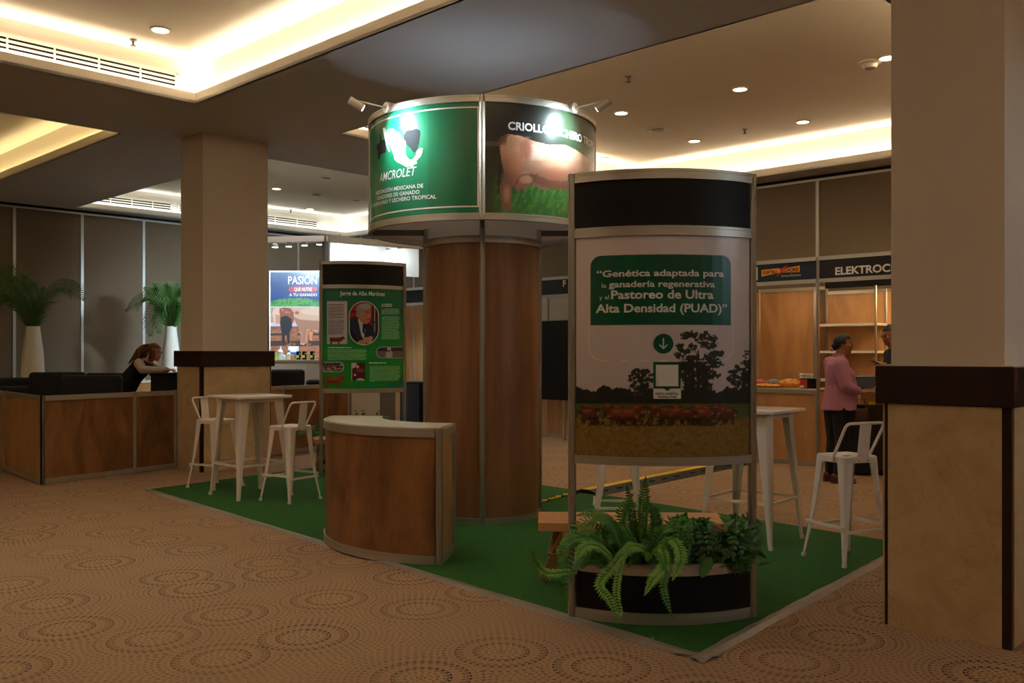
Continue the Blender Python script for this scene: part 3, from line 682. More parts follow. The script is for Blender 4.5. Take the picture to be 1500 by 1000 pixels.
for cx, q in cows:                                        # the herd, far animals first
    yy = 596+q*9; sx = 9+q*5; sh = rs.uniform(.8,1.15); col = (int(112*sh), int(58*sh), int(34*sh))
    if cx > 1050: yy -= 1; sx *= .75
    for lx in (-.6,-.35,.4,.65): ps.rect(cx+lx*sx-1, cx+lx*sx+.9, yy, yy+13+q*5, (58,28,18))
    ps.ell(cx, yy+2, sx, 7+q*2.5, col, 1, wob=.25, ws=6); ps.ell(cx, yy+6+q*2, sx*.9, 5, (84,38,22), .8, soft=.5); ps.ell(cx-1, yy-2.5, sx*.75, 3, (176,100,56), .75, soft=.7)
    hx = cx+rs.choice((-1,1))*sx*.85; ps.ell(hx, yy+1, 3.2, 4.4, tuple(int(c*.85) for c in col)); ps.ell(hx, yy+5, 1.8, 2, (200,140,110), .6); ps.rect(hx-5, hx+5, yy-2.5, yy-1.2, (66,32,20), .8)
ps.fill((Y>611)&(Y<624)&(X>862)&(X<1062)&(fbm(X,Y,4)>.45), (46,28,16), .75)
ps.build('printed_sheet', M['print'], t1, label='poster of brown cattle in a field under trees')
def put(dd, inv_, f, t, s, x0, x1, ybase, cappx, m, bold=.015, off=.003):
    u0, _ = inv_(x0, 500); u1, _ = inv_(x1, 500); uc, zc = inv_((x0+x1)/2 if True else 968, ybase); _, z2 = inv_((x0+x1)/2, ybase-cappx)
    text_on('lettering', s, u0, u1, zc, z2-zc, f, t, m, bold=bold, off=off)
def box1(x0, x1, y0, y1, r, name, m, off, inv_=i1, f=f1_, t=t1):
    ua, _ = inv_(x0, 500); ub, _ = inv_(x1, 500); _, za = inv_((x0+x1)/2, y1); _, zb = inv_((x0+x1)/2, y0)
    shape_on(name, rrect(ua, ub, za, zb, r), f, t, m, off, sub=.06)
    return ua, ub, za, zb
box1(865, 1070.5, 372.5, 475.5, (0,0,.055,.055), 'green_block', M['green'], .0015)
ua, _ = i1(862, 500); ub, _ = i1(1074.5, 500); _, za = i1(968, 529); _, zb = i1(968, 367)
o_ = rrect(ua, ub, za, zb, (.08,)*4, 8); n_ = rrect(ua+.004, ub-.004, za+.004, zb-.004, (.076,)*4, 8)
ol = MB(); k_ = len(o_); pts = []
for a, b in zip(o_, n_): pts += [f1_(a[0],a[1],.0012), f1_(b[0],b[1],.0012)]
def dens(lst, m):
    out = []
    for i in range(len(lst)):
        p, q = lst[i], lst[(i+1)%len(lst)]
        out += [(p[0]+(q[0]-p[0])*j/m, p[1]+(q[1]-p[1])*j/m) for j in range(m)]
    return out
o_, n_ = dens(o_, 6), dens(n_, 6); k_ = len(o_)
ol.add([f1_(a[0],a[1],.0012) for a in o_]+[f1_(a[0],a[1],.0012) for a in n_], [(i,(i+1)%k_,(i+1)%k_+k_,i+k_) for i in range(k_)])
obj('outline_print', ol, M['txt'], t1)
for s, x0, x1, yb, cp, b in (('“Genética adaptada para', 873.9, 1060.2, 404, 9.3, .024), ('la', 881.5, 888, 421.3, 6.5, .004), ('ganadería regenerativa', 891.6, 1047, 419.8, 9, .022), ('y el', 877.8, 892, 438.5, 6.2, .004), ('Pastoreo de Ultra', 895, 1045, 436.8, 12.2, .026), ('Alta Densidad (PUAD)”', 872.5, 1065, 456.8, 12.2, .026)):
    put(d1, i1, f1_, t1, s, x0, x1, yb, cp, M['txt'], b)
uc, zc = i1(971.8, 503.2)
shape_on('arrow_disc', [(uc+.054*math.cos(2*PI*k/32), zc+.054*math.sin(2*PI*k/32)) for k in range(32)], f1_, t1, M['green'], .0016)
arw = [(-.0035,.03),(.0035,.03),(.0035,-.019),(.019,-.003),(.0235,-.0075),(0,-.031),(-.0235,-.0075),(-.019,-.003),(-.0035,-.019)]
shape_on('arrow_print', [(uc+a, zc+b) for a, b in arw], f1_, t1, M['txt'], .0022)
box1(957, 997, 530, 569, (0,0,.004,.004), 'green_block', M['green'], .0016); box1(960.5, 993.5, 534, 565.5, (0,)*4, 'white_block', M['txt'], .0022)
ua, ub, za, zb = box1(957, 997.5, 569, 584, (.006,.006,0,0), 'white_block', M['txt'], .0016)
um = (ua+ub)/2; shape_on('green_block', [(um-.02, zb+.001), (um+.02, zb+.001), (um, zb-.013)], f1_, t1, M['green'], .0022)
put(d1, i1, f1_, t1, 'VISITA NUESTRA', 959.5, 994.5, 578, 3.0, M['txtd'], .03); put(d1, i1, f1_, t1, 'PÁGINA WEB', 963.5, 991, 582.6, 3.0, M['txtd'], .03)

# second stand, with the portrait poster
def pl(px, d): return ((px-750)*d/F, d)
PL2, PR2 = pl(470.5, 11.3), pl(592.3, 11.6); d2d = 11.3
d2 = display('smaller curved display stand with green biography poster beside the left bar table', PL2, PR2, 2.615, (2.575,2.325,2.28,1.055,1.0), 0)
t2, f2_, i2 = d2[0], d2[1], inv(d2); ch = d2[2]
qs = Sheet(np.linspace(-ch/2+.02, ch/2-.02, 400), np.linspace(1.055, 2.28, 500), f2_, pixels(d2[3], d2[4]))
X, Y = qs.X, qs.Y
qs.c[:] = (6,112,74); qs.fill(np.clip((Y-455)/60,0,1), (22,150,52)); qs.fill(np.clip(((X+Y*.9)-1075)/30,0,1)*(Y>535), (4,104,84), .9); qs.fill((Y>551)*(X<512)*1., (40,140,34), .8)
qs.fill((Y > 563+ (X-530)*-.02)&(Y<567)&(X>528), (30,146,112), .7)
def stadium(x0, x1, y0, y1):
    r = (x1-x0)/2; cx = (x0+x1)/2; dy = np.maximum(np.maximum((y0+r)-Y, Y-(y1-r)), 0); return (X-cx)**2+dy**2 < r*r
wb = (X>479)&(X<508.4)&(Y>441)&(Y<503.8); qs.fill(wb, (206,192,206)); qs.scribble(480.5,505,445.8,447.5,2,(40,34,40),.95); qs.scribble(480.5,505,449,466,1.25,(96,88,100)); qs.scribble(480.5,505,468,490,1.25,(96,88,100))
def cow(s, x0, x1, y0, y1, col, flip=1):
    w_, h_ = x1-x0, y1-y0; mx = lambda u: x0+(u if flip > 0 else 1-u)*w_; my = lambda v: y0+v*h_
    s.poly([(mx(a),my(b)) for a, b in ((.03,.25),(.12,.12),(.4,.16),(.66,.12),(.82,.06),(.9,-.02),(.93,.08),(1,.22),(.96,.36),(.86,.4),(.8,.62),(.66,.66),(.64,1),(.56,1),(.56,.68),(.3,.66),(.2,.7),(.17,1),(.08,1),(.09,.66),(.04,.6))], col)
    s.ell(mx(.45), my(.28), w_*.34, h_*.14, tuple(min(255,c*1.5) for c in col), .6, soft=.8); s.ell(mx(.45), my(.58), w_*.34, h_*.12, tuple(c*.5 for c in col), .6, soft=.8)
cow(qs, 482, 505.5, 492.5, 504, (112,44,28))
st_o, st_i = stadium(511,555.2,441,505.3), stadium(512.2,554,442.2,504.1)
qs.fill(st_o, (226,214,218)); keep = qs.c.copy()
qs.fill(st_i, (176,24,22)); qs.fill(st_i&(X>545.5), (26,18,22)); qs.fill(st_i&(Y>455.5)&(Y<457.5)&(X<524), (60,12,16)); qs.fill(st_i&(X>548)&(X<549.6), (170,168,168)); qs.fill(st_i&(X>552.5), (130,20,20))
qs.poly([(511,467),(517,464),(524,462),(532,472),(541,474),(547,480),(551,492),(546,500),(540,506),(511,506)], (44,44,66)); qs.poly([(512,478),(520,490),(526,504),(512,504)], (24,22,38), .8)
qs.poly([(524,466),(530,470),(535,482),(533,498),(529,490)], (200,198,214)); qs.poly([(531.5,473),(534.5,476),(534,490),(531,486)], (20,24,44))
qs.poly([(541,474),(547,478),(545,498),(539,492)], (34,42,74), .8)
qs.poly([(523,455),(526,448),(536,446),(543,450),(543.5,462),(542,470),(537,474.5),(532,474),(526,468)], (196,128,92)); qs.ell(527.5,453,6,7.5,(150,146,150),1); qs.ell(535,448.5,8.5,4.5,(176,172,174),1,wob=.3); qs.ell(523.5,461,2.2,3.5,(190,120,88)); qs.ell(531,463,5,8,(206,140,104),.8,soft=.6); qs.ell(538,457,3,.8,(90,50,40),.8); qs.rect(537,542,467,468,(120,50,44),.8); qs.ell(541,462,2,3,(214,146,110),.8,soft=.5)
qs.poly([(543,468),(548,470),(555,474),(555,475.5),(547,472),(542.5,470.5)], (60,60,66))
qs.ell(530,502,6,4,(204,136,100),1,wob=.3); qs.ell(539,498,6.5,4.5,(212,146,110),1,wob=.3); qs.ell(543,495,3,3,(216,150,112))
qs.c = np.where((st_o & ~st_i)[...,None], np.array([226.,214,218]), np.where((st_i | ~st_o)[...,None], np.where(st_i[...,None], qs.c, keep), keep))
W_ = (196,226,190)
for a in ((559,575,444.8,449.8,2.6,(232,236,226),1),(559,586,452,460.5,2.0,W_,.8),(559,586,463,497,1.35,W_,.75),(480,517,508.2,510.2,2.2,(232,236,226),1),(480,539,511.5,527,1.35,W_,.75),(540.5,567,530.5,532.8,2.6,(232,236,226),1),(541.5,588,536,557.5,1.5,W_,.75),(541.5,549,557.5,559,1.5,W_,.8)): qs.scribble(*a)
bw = (X>550.5)&(Y>507.5)&(Y<524.6)&(((X-559)**2+(Y-516)**2 < 73)|(X>559)); qs.fill(bw, (176,160,172)); b2 = bw&(X>552)&(Y>508.8)&(Y<523.4)&(((X-559.4)**2+(Y-516)**2<52)|(X>559.4))
qs.fill(b2, (118,106,116)); qs.fill(b2&(Y<514), (58,48,56)); qs.ell(570,519,5,5.5,(190,182,188),1,wob=.5); qs.ell(570,511,3,2.6,(206,198,200)); qs.ell(570,513.5,1.3,1.4,(60,48,44))
lw = (Y>529.6)&(Y<545)&(((X-496.5)**2+(Y-537.3)**2<60)|(X<496.5)); qs.fill(lw, (190,180,188)); l2 = lw&(Y>530.8)&(Y<543.8)&(((X-496.2)**2+(Y-537.3)**2<42)|(X<496.2))
qs.fill(l2, (120,84,76)); qs.fill(l2&(fbm(X,Y,3)>.5), (206,178,170), .8); qs.fill(l2&(fbm(X+30,Y,2.5)>.56), (48,30,42), .8)
bo = (X>514.8)&(X<535)&(Y>531.5)&(Y<557); qs.fill(bo, (92,24,32)); qs.fill(bo&(((X-515)**2/60+(Y-534)**2/30<1)|((X-528)**2/40+(Y-557)**2/10<1)|(X<516)|((X-520)**2+(Y-549)**2<3)|((X-524)**2+(Y-537)**2<4)), (206,192,196)); qs.rect(522,533,540,545,(140,84,90),.8)
cow(qs, 475, 506, 548.5, 568, (138,60,28))
qs.build('printed_sheet', M['print'], t2, label='green biography poster with an oval portrait of a suited man at a microphone')
put(d2, i2, f2_, t2, 'Jorge de Alba Martínez', 498, 564, 432.6, 6.2, M['txt'], .02)
qs2 = None

# ------------------------------------------------------------------ curved counter
CX, CY, CR, CI = -.358, 7.555, 1.154, .69
ca0, ca1 = math.radians(-7.2), math.radians(-7.2-90)
cn = thing('curved_counter', 'quarter-round wooden counter with white top standing on the turf before the round tower', 'counter', (CX, CY, 0))
HC = .965
def ring(z0, z1, ro, ri, m, name, sm=True):
    o = arc(0,0,ro,ca0,ca1,28); i_ = arc(0,0,ri,ca1,ca0,28)
    return obj(name, MB().prism([(p[0],p[1]) for p in o]+[(p[0],p[1]) for p in i_], z0, z1), m, cn)
oa = arc(0,0,CR-.008,ca0-.03,ca1+.03,28); ia = arc(0,0,CI+.008,ca0-.04,ca1+.04,20)
sheet_panel('wood_panel', oa, .07, HC-.07, cn, M['wood_d']); rail(oa, .011, .06, cn); rail(oa, HC-.068, .055, cn)
sheet_panel('inner_panel', ia, .07, HC-.07, cn, M['wood_d'])
for a in (ca0, ca1):
    s_, c_ = math.sin(a), -math.cos(a)
    post('post', CR*s_, CR*c_, .011, HC-.004, cn, .028); post('post', CI*s_, CI*c_, .011, HC-.004, cn, .026)
    p, q = ((CR-.03)*s_, (CR-.03)*c_), ((CI+.03)*s_, (CI+.03)*c_)
    sheet_panel('end_panel', line(p,q), .07, HC-.07, cn, M['wood_l']); rail(line(p,q), .011, .06, cn); rail(line(p,q), HC-.068, .055, cn)
ring(HC-.012, HC, CR-.012, CI+.01, M['laminate'], 'countertop'); ring(HC-.02, HC-.006, CR+.008, CR-.03, M['alu'], 'edge_band')

# ------------------------------------------------------------------ planters
def planter(dd, h, label, back=False):
    t, f, ch, c, rot, R, cy, a_ = dd
    p = thing('planter_box', label, 'planter', c, rot)
    g = .03/R; A = arc(0, cy, R, -a_+g, a_-g, 20); s = -1 if back else 1
    if back: A = [(x, -y, nx, -ny) for x, y, nx, ny in A]
    sheet_panel('black_panel', A, .07, h-.06, p, M['black']); rail(A, .011, .06, p); rail(A, h-.06, .06, p)
    y1 = .055*s
    for sx in (-1, 1): post('post', sx*ch/2, y1, .011, h+.01, p, .02)
    L = line((-ch/2+.02, y1), (ch/2-.02, y1)); sheet_panel('back_panel', L, .07, h-.06, p, M['black']); rail(L, .011, .06, p); rail(L, h-.06, .06, p)
    obj('soil', MB().prism([(x*.97, y*.95) for x, y, _, _ in A]+[(ch/2*.97, y1*.8), (-ch/2*.97, y1*.8)], .15, h-.05), M['soil'], p)
    return p
planter(d1, .335, 'low black curved planter box at the foot of the large display')
planter(d2, .42, 'black planter box behind the smaller display stand', back=True)
# ------------------------------------------------------------------ bar stools and tables
def leg_mb(top, foot, wt, wb_, th=.005, kick=.0):
    """folded sheet-metal leg: an angle section whose fold faces outwards along the diagonal"""
    top, foot = Vector(top), Vector(foot); dg = Vector((foot.x, foot.y, 0)).normalized(); secs = []
    e1 = Matrix.Rotation(math.radians(45), 3, 'Z') @ -dg; e2 = Matrix.Rotation(math.radians(-45), 3, 'Z') @ -dg
    for k in range(7):
        q = k/6; p = top.lerp(foot, q)-dg*kick*math.sin(PI*q); w_ = wt+(wb_-wt)*min(1, q*1.05)
        b = min(.02, w_*.45)
        o = [p+e1*w_, p+e1*b, p+(e1+e2)*b*.3, p+e2*b, p+e2*w_]
        i_ = [x-dg*th*1.4 for x in o][::-1]
        secs.append(o+i_)
    return MB().loft(secs)
def make_stool(label, loc, rot):
    t = thing('bar_stool', label, 'bar stool', (loc[0], loc[1], .010), rot, 'white metal bar stools'); H_ = .75
    n = 6; rr = lambda s, r, z: [(x,y,z) for x, y in rrect(-s,s,-s,s,(r,)*4,n)]
    sm = MB().loft([rr(.156,.05,H_-.045), rr(.158,.05,H_-.008), rr(.152,.048,H_), rr(.125,.04,H_), rr(.118,.04,H_-.007), rr(.04,.03,H_-.010)])
    obj('seat', sm, M['steel'], t, smooth=True)
    obj('handle_slot', MB().prism(rrect(-.035,.035,-.011,.011,(.01,)*4), H_-.011, H_-.0085), M['dark'], t)
    for sx, sy in ((-1,-1),(1,-1),(1,1),(-1,1)):
        obj('leg', leg_mb((sx*.150,sy*.150,H_-.012), (sx*.216,sy*.216,.012), .078, .020, kick=.012), M['steel'], t)
        obj('foot_cap', MB().box(sx*.216-.013-sx*.009, sx*.216+.013-sx*.009, sy*.216-.013-sy*.009, sy*.216+.013-sy*.009, 0, .022), M['steel'], t)
    for k in range(4):
        c, s = [(1,0),(0,1),(-1,0),(0,-1)][k]; z = .235 if k % 2 else .262; q = .196; i_ = .19
        p = (c*q-s*i_, s*q+c*i_, z); e = (c*q+s*i_, s*q-c*i_, z); obj('stretcher', MB().bar(p, e, .016, .02), M['steel'], t)
    hp = []
    for sx in (-1, 1):
        seg = [(sx*.163,-.045,H_-.03),(sx*.165,-.06,H_+.01),(sx*.170,-.165,H_+.19),(sx*.168,-.178,H_+.215),(sx*.155,-.187,H_+.232),(sx*.135,-.19,H_+.236)]
        hp = seg if sx < 0 else hp+seg[::-1]
    obj('backrest_hoop', MB().tube(hp, .0105, 8), M['steel'], t, smooth=True)
    sec = lambda y, z, w_: [(-w_,y,z),(w_,y,z),(w_,y+.005,z),(-w_,y+.005,z)]
    obj('backrest_plate', MB().loft([sec(-.163,H_-.04,.055), sec(-.165,H_+.0,.055), sec(-.170,H_+.06,.05), sec(-.192,H_+.236,.05)]), M['steel'], t)
    for sx in (-1,1): obj('rivet', MB().ball((sx*.04,-.166,H_-.028), .006, 8, 6), M['grey'], t)
    return t
def rot_of(b): return math.atan2(b[1], b[0])+PI/2
make_stool('white metal bar stool standing in front of the right corner of the left bar table', (-2.235,9.30), rot_of((.83,-.55)))
make_stool('white metal bar stool behind the left bar table, nearest the left pillar', (-3.28,10.2), rot_of((-.85,.5)))
make_stool('white metal bar stool on the turf beside the large right pillar', (2.395,6.6), rot_of((.38,-.92)))
make_stool('white metal bar stool behind the large display, only its legs show over the bench', (.87,7.55), rot_of((.1,1)))
def make_table(label, loc, rot):
    t = thing('bar_table', label, 'bar table', (loc[0], loc[1], .010), rot, 'square white metal bar tables'); s = .315
    rr = lambda s_, z: [(x,y,z) for x, y in rrect(-s_,s_,-s_,s_,(.012,)*4,4)]
    obj('tabletop', MB().loft([rr(s-.006,1.012), rr(s,1.016), rr(s,1.036), rr(s-.004,1.040)]), M['steel'], t, smooth=True)
    obj('apron', MB().box(-.24,.24,-.24,.24,.975,1.012), M['steel'], t)
    for sx, sy in ((-1,-1),(1,-1),(1,1),(-1,1)):
        obj('leg', leg_mb((sx*.245,sy*.245,1.008), (sx*.302,sy*.302,.012), .105, .028), M['steel'], t)
        obj('foot_cap', MB().box(sx*.292-.015, sx*.292+.015, sy*.292-.015, sy*.292+.015, 0, .03), M['steel'], t)
    for k in range(4):
        c, s_ = [(1,0),(0,1),(-1,0),(0,-1)][k]; q = .275; obj('stretcher', MB().bar((c*q-s_*q, s_*q+c*q, .335), (c*q+s_*q, s_*q-c*q, .335), .016, .02), M['steel'], t)
    return t
make_table('square white metal bar table on the turf beside the left pillar', (-2.735,9.62), PI/4)
make_table('square white metal bar table on the turf right of the large display', (1.90,7.30), math.radians(50))
# ------------------------------------------------------------------ slatted benches
def bench(label, loc, rot, z=.45):
    t = thing('slatted_bench', label, 'bench', (loc[0], loc[1], .010), rot, 'slatted wooden benches'); L = .58; z -= .01; n = 10; wd = .031; pt = .0405
    y0 = -n*pt/2
    for k in range(n): obj('slat', MB().box(-L, L, y0+k*pt, y0+k*pt+wd, z-.05, z), M['bench'], t)
    for x0, x1 in ((-L+.01,-L+.14),(L-.14,L-.01),(-.05,.05)):
        sp = MB()
        for k in range(n-1): sp.box(x0, x1, y0+k*pt+wd-.001, y0+(k+1)*pt+.001, z-.048, z-(.001 if abs(x0+x1) > .1 else .014))
        obj('spacer', sp, M['bench'], t, kind='stuff')
    for s in (-1,1):
        obj('crossbar', MB().box(s*.40-.03, s*.40+.03, y0+.01, -y0-.02, z-.09, z-.05), M['bench'], t)
        obj('leg', MB().bar((s*.40,-.14,z-.06), (s*.535,.16,.015), .07, .035, up=(0,1,0)), M['bench'], t)
        obj('leg', MB().bar((s*.44,.15,z-.06), (s*.49,-.01,.20), .06, .03, up=(0,1,0)), M['bench'], t)
        obj('bolt', MB().ball((s*.40,-.175,z-.07), .012, 8, 6), M['dark'], t)
    return t
bench('wooden slatted bench right behind the large display and its fern planter', (.745,5.80), -.03)
b2c = (Vector(PL2)+Vector(PR2))/2
# ------------------------------------------------------------------ plants
def frond(path, wmax, pairs, lw, normal=(0,-.6,.8), r0=.004, droop=.25, tipw=.15, curl=0.0):
    """rachis along path with paired leaflets; returns (leaf mesh, stem mesh)"""
    pts = [Vector(p) for p in path]; seg = [0]
    for a, b in zip(pts[:-1], pts[1:]): seg.append(seg[-1]+(b-a).length)
    T = seg[-1]
    def P(s):        # smooth point on the path
        s *= T
        for i in range(len(seg)-1):
            if s <= seg[i+1] or i == len(seg)-2:
                q = (s-seg[i])/max(1e-6, seg[i+1]-seg[i]); p0 = pts[max(i-1,0)]; p1 = pts[i]; p2 = pts[i+1]; p3 = pts[min(i+2,len(pts)-1)]
                return .5*((2*p1)+(p2-p0)*q+(2*p0-5*p1+4*p2-p3)*q*q+(3*p1-p0-3*p2+p3)*q**3)
    N_ = Vector(normal).normalized(); lm = MB(); st_ = [P(k/10) for k in range(11)]
    sm = MB().tube(st_, [r0*(1-.7*k/10) for k in range(11)], 4)
    for k in range(pairs):
        s = .06+.94*(k+.5)/pairs; p = P(s); t = (P(min(1,s+.02))-P(max(0,s-.02))).normalized()
        sd = t.cross(N_).normalized(); up = sd.cross(t)
        ln = wmax*(math.sin(PI*(.12+.80*s))**.8)*(1-(1-tipw)*max(0, s-.8)/.2)*random.uniform(.85,1.1)
        for sg in (-1,1):
            d = (sd*sg+t*.32).normalized(); w_ = lw*random.uniform(.85,1.1)
            m_ = p+d*ln*.5+up*ln*(.06-droop*.2); e = p+d*ln-up*ln*droop*random.uniform(.6,1.4)+t*ln*curl
            a = t*w_/2
            lm.add([p-a*.5, p+a*.6, m_+a, e, m_-a], [(0,1,2),(0,2,4),(4,2,3)])
    return lm, sm
def shift(mb, o): mb.v = [(x-o[0], y-o[1], z-o[2]) for x, y, z in mb.v]; return mb
def add_frond(t, o, name, m, *a, **k):
    l, s = frond(*a, **k); f = obj(name, shift(l, o), m, t); obj('stem', shift(s, o), M['stem'], f); return f
def fern(label, base, heros, nr, spread, m, cat='plant', ln=(.25,.4), name='potted_fern', wm=.05, pairs=26, lw=.0155, rise=.25, dirs=None):
    t = thing(name, label, cat, base)
    for h, wmx, pr, mm in heros: add_frond(t, base, 'frond', mm, h, wmx, pr, lw)
    for k in range(nr):
        a = random.uniform(0, 2*PI) if dirs is None else random.uniform(*dirs); L = random.uniform(*ln); e = random.uniform(.35,1.0)
        b = Vector(base)+Vector((random.uniform(-1,1)*spread[0], random.uniform(-1,1)*spread[1], 0)); d = Vector((math.cos(a), math.sin(a)*.7, 0))
        p = [b, b+d*L*.3+Vector((0,0,rise*e*.8)), b+d*L*.65+Vector((0,0,rise*e*1.05)), b+d*L+Vector((0,0,rise*e*(.95-.55*random.random())))]
        add_frond(t, base, 'frond', m, p, wm*random.uniform(.8,1.1), pairs, lw)
    return t
hd = lambda pts, d0, d1: [atd(x, y, d0+(d1-d0)*k/(len(pts)-1)) for k, (x, y) in enumerate(pts)]
pz = .27
B1 = (.62,5.10,pz); B2 = (.80,5.08,pz); B3 = (1.10,5.10,pz)
B_, G_, D_ = M['leafb'], M['leaf'], M['leafd']
fern('bushy light green fern at the left of the planter, one frond reaching out sideways', B1, [
  (hd([(905,812),(885,775),(858,762),(838,790),(830,840),(832,880)], 5.1, 4.85), .06, 30, G_),
  (hd([(905,815),(880,792),(850,785),(826,800),(818,830)], 5.05, 4.85), .055, 28, G_),
  (hd([(900,820),(878,800),(856,800),(842,822)], 4.95, 4.8), .05, 24, B_),
  (hd([(850,835),(825,838),(800,838),(783,820),(778,800)], 5.05, 5.0), .045, 26, B_),
  (hd([(915,806),(895,765),(868,750),(845,755)], 5.15, 5.05), .055, 28, G_),
  (hd([(915,808),(900,770),(880,756),(862,768)], 5.05, 4.95), .055, 28, G_)], 26, (.09,.05), G_, ln=(.16,.32), rise=.24, dirs=(PI*.6,PI*1.35))
fern('tall upright green fern in the middle of the planter with fronds hanging over its front', B2, [
  (hd([(950,800),(942,770),(943,735),(946,698)], 5.1, 5.0), .045, 30, G_),
  (hd([(938,805),(930,775),(925,745),(918,708)], 5.1, 5.02), .035, 26, D_),
  (hd([(935,800),(915,770),(912,745),(928,722)], 5.05, 5.0), .04, 22, G_),
  (hd([(965,800),(963,770),(958,745),(950,735)], 5.08, 5.05), .045, 24, D_),
  (hd([(940,812),(920,805),(898,828),(878,855),(893,878),(906,912)], 5.0, 4.74), .042, 38, B_),
  (hd([(930,812),(915,812),(906,840),(903,870),(908,900),(903,914)], 4.98, 4.72), .03, 30, B_),
  (hd([(950,812),(968,800),(975,825),(958,846),(944,872)], 5.0, 4.72), .045, 32, B_),
  (hd([(955,815),(962,810),(975,835),(972,862),(985,905)], 4.95, 4.70), .03, 28, G_),
  (hd([(952,808),(935,800),(922,800),(915,812)], 5.0, 4.9), .05, 20, B_),
  (hd([(960,800),(985,790),(998,815),(985,850)], 5.0, 4.78), .045, 26, B_)], 24, (.12,.05), G_, ln=(.14,.28), rise=.30, dirs=(0,2*PI))
fern('dense dark leafy plant at the right of the planter', B3, [
  (hd([(1010,812),(1002,790),(1000,765),(1006,750)], 5.1, 5.05), .05, 20, G_),
  (hd([(1035,812),(1030,785),(1032,765),(1040,758)], 5.1, 5.05), .05, 20, D_),
  (hd([(1050,812),(1065,790),(1080,785),(1100,795)], 5.1, 5.05), .05, 20, D_),
  (hd([(1040,815),(1035,825),(1028,845)], 4.95, 4.8), .04, 14, D_),
  (hd([(1070,812),(1090,800),(1104,800),(1116,806)], 5.05, 4.95), .04, 16, D_)], 64, (.22,.06), D_, ln=(.12,.28), name='leafy_plant', wm=.045, pairs=13, lw=.024, rise=.29)
def broad(t, base, n, spread, m, hgt=(.15,.3), sz=(.07,.12)):
    for k in range(n):
        a = random.uniform(0,2*PI); L = random.uniform(*sz); b = Vector(base)+Vector((random.uniform(-1,1)*spread[0], random.uniform(-1,1)*spread[1], random.uniform(*hgt)*random.uniform(.6,1)))
        d = Vector((math.cos(a), math.sin(a), random.uniform(-.2,.8))).normalized(); s = d.cross(Vector((0,0,1))).normalized()*L*.26; u = s.cross(d).normalized()*L*.12
        mb = MB().add([b, b+d*L*.35+s+u, b+d*L*.4, b+d*L*.35-s+u, b+d*L*.75+s*.7+u*.6, b+d*L*.78, b+d*L*.75-s*.7+u*.6, b+d*L], [(0,1,2),(0,2,3),(1,4,5,2),(2,5,6,3),(4,7,5),(5,7,6)])
        obj('leaf', shift(mb, base), m, t)
br = thing('leafy_plant', 'glossy broad-leaved plant at the right corner of the planter', 'plant', (1.24,5.10,pz)); broad(br, (1.24,5.10,pz), 60, (.12,.06), M['leafd'], (.02,.28)); broad(br, (1.24,5.10,pz), 14, (.10,.05), M['leaf'], (.06,.24))
# planter and bench of the second stand
nrm = Vector((-(PR2[1]-PL2[1]), PR2[0]-PL2[0])).normalized()
for o in list(C.objects):
    if o.name.startswith('planter_box') and o.parent is None and o['label'].startswith('black planter box behind'): o.location = (b2c.x+nrm.x*.55, b2c.y+nrm.y*.55, .0)
rt2 = math.atan2(PR2[1]-PL2[1], PR2[0]-PL2[0])
bench('wooden slatted bench behind the smaller display stand, only its end shows by the counter', (b2c.x+nrm.x*.28, b2c.y+nrm.y*.28), rt2, .42)
B4 = (b2c.x+nrm.x*.75, b2c.y+nrm.y*.75, .34)
fern('green leafy plant behind the smaller display stand', (B4[0]-.25,B4[1]-.15,.34), [
  (hd([(478,665),(470,640),(466,622)],11.9,11.7), .07, 10, G_), (hd([(482,660),(483,632),(476,618)],11.9,11.7), .08, 10, B_), (hd([(484,655),(492,630),(500,622)],11.9,11.8), .08, 10, B_),
  (hd([(530,660),(526,620),(521,600)],12,11.9), .05, 9, D_), (hd([(540,660),(545,620),(556,600)],12,11.9), .05, 9, D_), (hd([(535,660),(534,620),(531,600)],12,11.9), .05, 9, D_)],
  26, (.3,.04), G_, name='leafy_plant', ln=(.15,.3), rise=.26, pairs=9, lw=.03, wm=.06)
# ------------------------------------------------------------------ cable ramp and chain
ra0, ra1 = Vector(at(857,724)), Vector(at(1092,676)); rdir = (ra1-ra0).normalized()
rt = thing('cable_ramp', 'black rubber cable ramp with yellow lid running across the carpet behind the tables', 'cable ramp', (ra0.x, ra0.y, .0), math.atan2(rdir.y, rdir.x))
Lr = (ra1-ra0).length; nseg = 4
for k in range(nseg):
    x0, x1 = Lr*k/nseg+.004, Lr*(k+1)/nseg-.004
    sec = lambda x: [(x,-.20,.001),(x,-.055,.05),(x,.055,.05),(x,.20,.001)]
    s = obj('ramp_segment', MB().loft([sec(x0), sec(x1)]), M['rubber'], rt)
    if k < 3: obj('yellow_lid', MB().box(x0+.01, x1-.01, -.05, .05, .049, .056), M['yellow'], s)
    for q in range(3):
        xx = x0+(x1-x0)*(.2+.3*q); obj('grip', MB().box(xx-.05, xx+.05, -.13, -.09, .022, .036), M['dark'], s)
ct = thing('plastic_chain', 'yellow and black plastic chain lying on the turf at the end of the cable ramp', 'chain', (*at(845,722), .012))
cp = [at(787,737), at(800,736), at(815,731), at(830,727), at(843,725)]
for k in range(12):
    q = k/11*(len(cp)-1); i = min(int(q), len(cp)-2); p = Vector(cp[i]).lerp(Vector(cp[i+1]), q-i); q2 = Vector(cp[i+1])-Vector(cp[i]); a = math.atan2(q2.y, q2.x); zz = .012 if k%2 else .018
    ring_ = [(p.x-ct.location.x+.035*math.cos(b)*math.cos(a)-.018*math.sin(b)*math.sin(a), p.y-ct.location.y+.035*math.cos(b)*math.sin(a)+.018*math.sin(b)*math.cos(a), zz-.006) for b in [2*PI*j/12 for j in range(13)]]
    obj('link', MB().tube(ring_, .008, 6), M['yellow'] if k % 4 != 3 else M['rubber'], ct, smooth=True)

